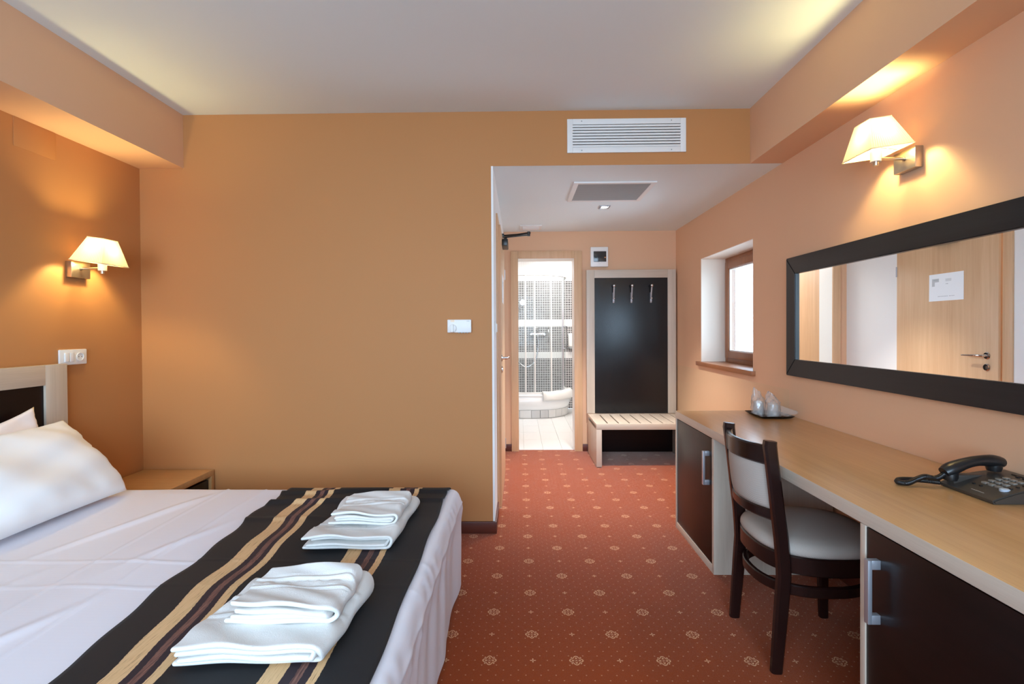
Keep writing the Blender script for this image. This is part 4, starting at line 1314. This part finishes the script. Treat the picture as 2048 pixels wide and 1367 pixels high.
hb = obj('headboard_panel', box(nb(), HBX0, HBX1-.012, HY0+.1, HY1-.1, .10, HZ-.09), WENGE[1], bed, label='dark wenge headboard panel')
wd = .122
for a, ax in (((HY1-wd, HY1, 0, HZ), 2), ((HY0, HY0+wd, 0, HZ), 2), ((HY0+wd, HY1-wd, HZ-.100, HZ), 1)):
    obj('headboard_frame', box(nb(), HBX0, HBX1, a[0], a[1], a[2], a[3], .002), OAKC[ax], bed, angle=A40)

def pillow(label, base, top, y0, y1, thick, mat, seed, sag):
    """pillow leaning from base (x,z) to top (x,z), spanning y0..y1"""
    rnd = np.random.RandomState(seed); ph_ = rnd.rand(8)*6
    bm = nb(); nu, nv = 64, 48
    b = Vector((base[0], 0, base[1])); t_ = Vector((top[0], 0, top[1])); ax = (t_-b); L_ = ax.length; ax.normalize()
    nrm = Vector((ax.z, 0, -ax.x))     # towards the room
    if nrm.x < 0: nrm = -nrm
    sides = []
    for sgn in (1, -1):
        g = []
        for i in range(nu+1):
            u = -1+2*i/nu; row = []
            for j in range(nv+1):
                v = -1+2*j/nv
                # outline: concave edges between pointed corners, little puckers along the hem
                yy = u*(1-.022*(1-v*v)*abs(u)**6) ; vv = v*(1-.05*(1-u*u)*abs(v)**6)
                puck = (.022*math.sin(19*v+ph_[0]+2*math.sin(4*v))+.009*math.sin(43*v+ph_[4]))*abs(u)**12*(1-v*v)*(1 if u > 0 else -1) + .0
                h = max(0, (1-abs(u)**2.9))**.46*max(0, (1-abs(v)**2.9))**.46
                wr = .010*math.sin(5*u+3*v+ph_[1])*h+.006*math.sin(9*v-4*u+ph_[2])*h+.004*math.sin(17*u+6*v+ph_[3])*h*(1-h)*2
                d = (thick/2)*h*(1-.22*v)*(1 if sgn > 0 else .6) + (wr if sgn > 0 else 0)
                y = (y0+y1)/2+(y1-y0)/2*(yy+puck)
                p = b+ax*(L_*(vv*.5+.5))+nrm*(sgn*d)
                p.y = y
                p.z -= sag*(1-u*u)*max(0, v)*.5
                row.append(p)
            g.append(row)
        sides.append(g)
    V = []
    for si, g in enumerate(sides):
        vs = []
        for i in range(nu+1):
            row = []
            for j in range(nv+1):
                if si and (i in (0, nu) or j in (0, nv)): row.append(V[0][i][j])
                else: row.append(bm.verts.new(g[i][j]))
            vs.append(row)
        V.append(vs)
        for i in range(nu):
            for j in range(nv):
                q = (vs[i][j], vs[i+1][j], vs[i+1][j+1], vs[i][j+1])
                bm.faces.new(q if si else q[::-1])
    bmesh.ops.recalc_face_normals(bm, faces=bm.faces)
    return obj('pillow', bm, mat, smooth=True, label=label, cat='pillow', group='pillows on the bed', loc=((base[0]+top[0])/2, (y0+y1)/2, BZT))
pillow('large white pillow lying in front on the bed, leaning on another', (-1.925, .505), (-2.235, .850), 1.72, 2.47, .20, M_PILLOW, 1, .03)
pillow('white pillow behind the front one, against the dark headboard', (-2.225, .50), (-2.312, .925), 1.70, 2.40, .085, M_PILLOW2, 5, .12)

# runner across the foot of the bed
def runner_mesh():
    bm = nb(); uvl = bm.loops.layers.uv.new('UVMap')
    nu, nv = 60, 260
    ys = BY_0-.10; ye = BY_1+.16
    tot = []
    for j in range(nv+1):
        s = BY_0-.12+(BY_1-BY_0+.30)*j/nv
        tot.append(s)
    g = []
    for j, s in enumerate(tot):
        row = []
        for i in range(nu+1):
            u = i/nu
            s0 = min(max(s, BY_0), BY_1)
            xl = -1.075-.062*(s0-1.15)-.010*math.sin(9*s0+.5)-.006*math.sin(21*s0)-.008*math.sin(4*s0)
            if s0 > 2.3: xl += .02*math.exp(-((s0-2.34)/.03)**2)
            xr = -.338-.010*(s0-1.15)-.003*math.sin(14*s0)
            wav = (.006*math.sin(9*s0+.8)+.004*math.sin(21*s0+.3))*(1-u)
            x = xl+(xr-xl)*u
            z = BZT+fold(x, min(max(s, BY_0), BY_1))+crease(x, s)*.6+.0065
            z += .0035*(1+math.sin(17*s0+1.5*math.sin(3*u+s0)+1.2*u))*(.25+.75*abs(math.sin(2.3*s0)))*.6
            z += .019*math.exp(-((s-2.315-.02*u)/.020)**2)*(1-.4*u) + .015*math.exp(-((s-2.455-.015*u)/.017)**2)+.006*math.exp(-((s-2.12-.04*u)/.02)**2)*(1-u)
            y = s
            r = .04
            if s > BY_1-r:
                q = s-(BY_1-r); a = min(q/r, math.pi/2)
                y = BY_1-r+(r+.012)*math.sin(a); z = z-(r+.006)*(1-math.cos(a))
                if q > r*math.pi/2: z -= q-r*math.pi/2; y += .02*min(1, (q-r*math.pi/2)/.05)
            if s < BY_0+r:
                q = BY_0+r-s; a = min(q/r, math.pi/2)
                y = BY_0+r-(r+.012)*math.sin(a); z = z-(r+.006)*(1-math.cos(a))
                if q > r*math.pi/2: z -= q-r*math.pi/2; y -= .02*min(1, (q-r*math.pi/2)/.05)
            row.append((bm.verts.new((x, y, z)), u, j/nv))
        g.append(row)
    for j in range(nv):
        for i in range(nu):
            q = (g[j][i], g[j][i+1], g[j+1][i+1], g[j+1][i])
            f = bm.faces.new([a[0] for a in q])
            for lp, a in zip(f.loops, q): lp[uvl].uv = (a[1], a[2])
    solid(bm, -.0035)
    return bm
obj('bed_runner', runner_mesh(), M_RUNNER, smooth=True, label='black bed runner with gold and brown stripes across the bed foot', cat='bed runner', loc=(-.72, 1.75, BZT))

# folded towels
def towel(label, x0, x1, y0, y1, z0, shells, t, seed, skew=0, group=None, band=(.55, .14), rot=0):
    """nested plush folds: each shell is a thick U open to the left (-X) with its bend on the right"""
    rnd = np.random.RandomState(seed); ph_ = rnd.rand(14)*6
    W, D = x1-x0, y1-y0; cx, cy = (x0+x1)/2, (y0+y1)/2
    H = t*2*shells+.003*(shells-1)+.003
    zc = H/2
    bm = nb(); ny = 44; nl = 22
    for s in range(shells):
        ro = H/2-s*(t+.0015); ri = max(ro-t, .0014); rt = (ro-ri)/2
        left_o = -W/2+s*.012+.007*math.sin(ph_[s]); left_b = -W/2-.008+s*.016+.009*math.sin(ph_[s+3])
        xr = W/2-H/2-.003*s
        path = []                                   # (x, z, nx, nz, layer)  outer run first, inner run back
        for i in range(nl+1): path.append((left_b+(xr-left_b)*i/nl, zc-ro, 0, -1, 0))
        for i in range(1, 12):
            a = -math.pi/2+math.pi*i/12; path.append((xr+ro*math.cos(a), zc+ro*math.sin(a), math.cos(a), math.sin(a), .5+.5*math.sin(a)))
        for i in range(nl+1): path.append((xr+(left_o-xr)*i/nl, zc+ro, 0, 1, 1))
        no = len(path)
        for i in range(1, 8):
            a = math.pi/2+math.pi*i/8; path.append((left_o+rt*math.cos(a), zc+(ro+ri)/2+rt*math.sin(a), math.cos(a), math.sin(a), 1))
        for i in range(nl+1): path.append((left_o+(xr-left_o)*i/nl, zc+ri, 0, -1, 1))
        for i in range(1, 12):
            a = math.pi/2-math.pi*i/12; path.append((xr+ri*math.cos(a), zc+ri*math.sin(a), -math.cos(a), -math.sin(a), .5+.5*math.sin(a)))
        for i in range(nl+1): path.append((xr+(left_b-xr)*i/nl, zc-ri, 0, 1, 0))
        for i in range(1, 8):
            a = math.pi/2+math.pi*i/8; path.append((left_b+rt*math.cos(a), zc-(ro+ri)/2+rt*math.sin(a), math.cos(a), math.sin(a), 0))
        n = len(path); rings = []
        vs_ = [0, .004, .010, .018, .028]; vs_ = vs_+[.04+.92*k/(ny-1) for k in range(ny)]+[1-q for q in vs_[::-1]]
        for v in vs_:
            dist = min(v, 1-v)*D
            q = min(1, dist/(rt*1.1)); e = math.sqrt(max(0, 1-(1-q)**2))        # rounded hem
            ring = []
            for (x, z, nx_, nz_, lay) in path:
                sh = rt*.86*(1-e)
                px, pz = x-nx_*sh, z-nz_*sh
                hx = max(0, min(1, (x+W/2)/W))
                # every layer ends at its own, slightly wavy line
                yo = (.010*math.sin(ph_[5]+lay*2.3+s*1.9)+.006*math.sin(7*x+ph_[6]+lay*3+s)+.003*math.sin(31*x+ph_[7]+lay))
                yy = -D/2+D*v+yo*(1 if v < .5 else -1)*abs(2*v-1)
                up = max(0, min(1, (pz-.002)/H))
                dz = up*(-.010*math.sin(math.pi*v)**.7*(.6+.4*math.sin(4.5*x+ph_[8])) + .0045*math.sin(13*x+5*v+ph_[9]) + .003*math.sin(9*v+ph_[10]+17*x) + .0022*math.sin(37*x+19*v+ph_[11]))
                dz -= up*.012*max(0, .35-hx)/.35*(1-.5*lay)                      # layers settle at the open side
                gr = 0
                if s == 0 and nz_ > .4 and lay > .6:
                    qb = (v-band[0])/band[1]
                    if -1.3 < qb < 1.3:
                        gr = -.0038 if abs(qb) < .60 else (.0022 if .74 < abs(qb) < 1.02 else -.0014)
                        if abs(qb) < .36 and math.sin(x*170+ph_[2]+2*math.sin(31*x)) > .15: gr += .0034
                wob = .004*math.sin(6*v+ph_[12]+s+2*lay)*(1-hx)+.003*math.sin(11*v+ph_[13]+lay*4)
                ring.append(Vector((px+wob+skew*(v-.5), yy, max(.0006, pz+dz+gr*nz_))))
            rings.append(ring)
        vr = [[bm.verts.new(p) for p in r] for r in rings]
        for A, B in zip(vr, vr[1:]):
            for i in range(n): bm.faces.new((A[i], A[(i+1) % n], B[(i+1) % n], B[i]))
        for E_ in (vr[0], vr[-1]):
            inn = list(range(no+7, no+7+no))[::-1]
            for k in range(no-1):
                bm.faces.new([E_[k], E_[k+1], E_[inn[k+1]], E_[inn[k]]])
            bm.faces.new([E_[i] for i in range(no-1, no+8)])
            bm.faces.new([E_[i] for i in list(range(no+7+no-1, n))+[0]])
    bmesh.ops.recalc_face_normals(bm, faces=bm.faces)
    if rot: bmesh.ops.rotate(bm, verts=bm.verts, cent=(0, 0, 0), matrix=Matrix.Rotation(rot, 3, 'Z'))
    bmesh.ops.translate(bm, verts=bm.verts, vec=(cx, cy, z0))
    obj('towel', bm, M_TERRY, label=label, cat='towel', group=group or 'folded towels on the runner', loc=(cx, cy, z0), smooth=True)
    return H-.010
RZ = BZT+.019
h1 = towel('large folded white towel at the bottom of the nearer pile', -.790, -.440, 1.160, 1.485, RZ, 2, .0140, 2, .03, rot=.02)
towel('smaller folded white towel on top of the nearer pile', -.706, -.446, 1.235, 1.440, RZ+h1+.002, 2, .0136, 4, .0, rot=-.02, band=(.60, .13))
h2 = towel('large folded white towel at the bottom of the farther pile', -.758, -.446, 1.800, 2.235, RZ, 2, .0112, 6, .02, rot=.02, band=(.3, .08))
towel('smaller folded white towel on top of the farther pile', -.706, -.460, 1.910, 2.175, RZ+h2+.002, 2, .0100, 8, .0, rot=-.02, band=(.6, .12))
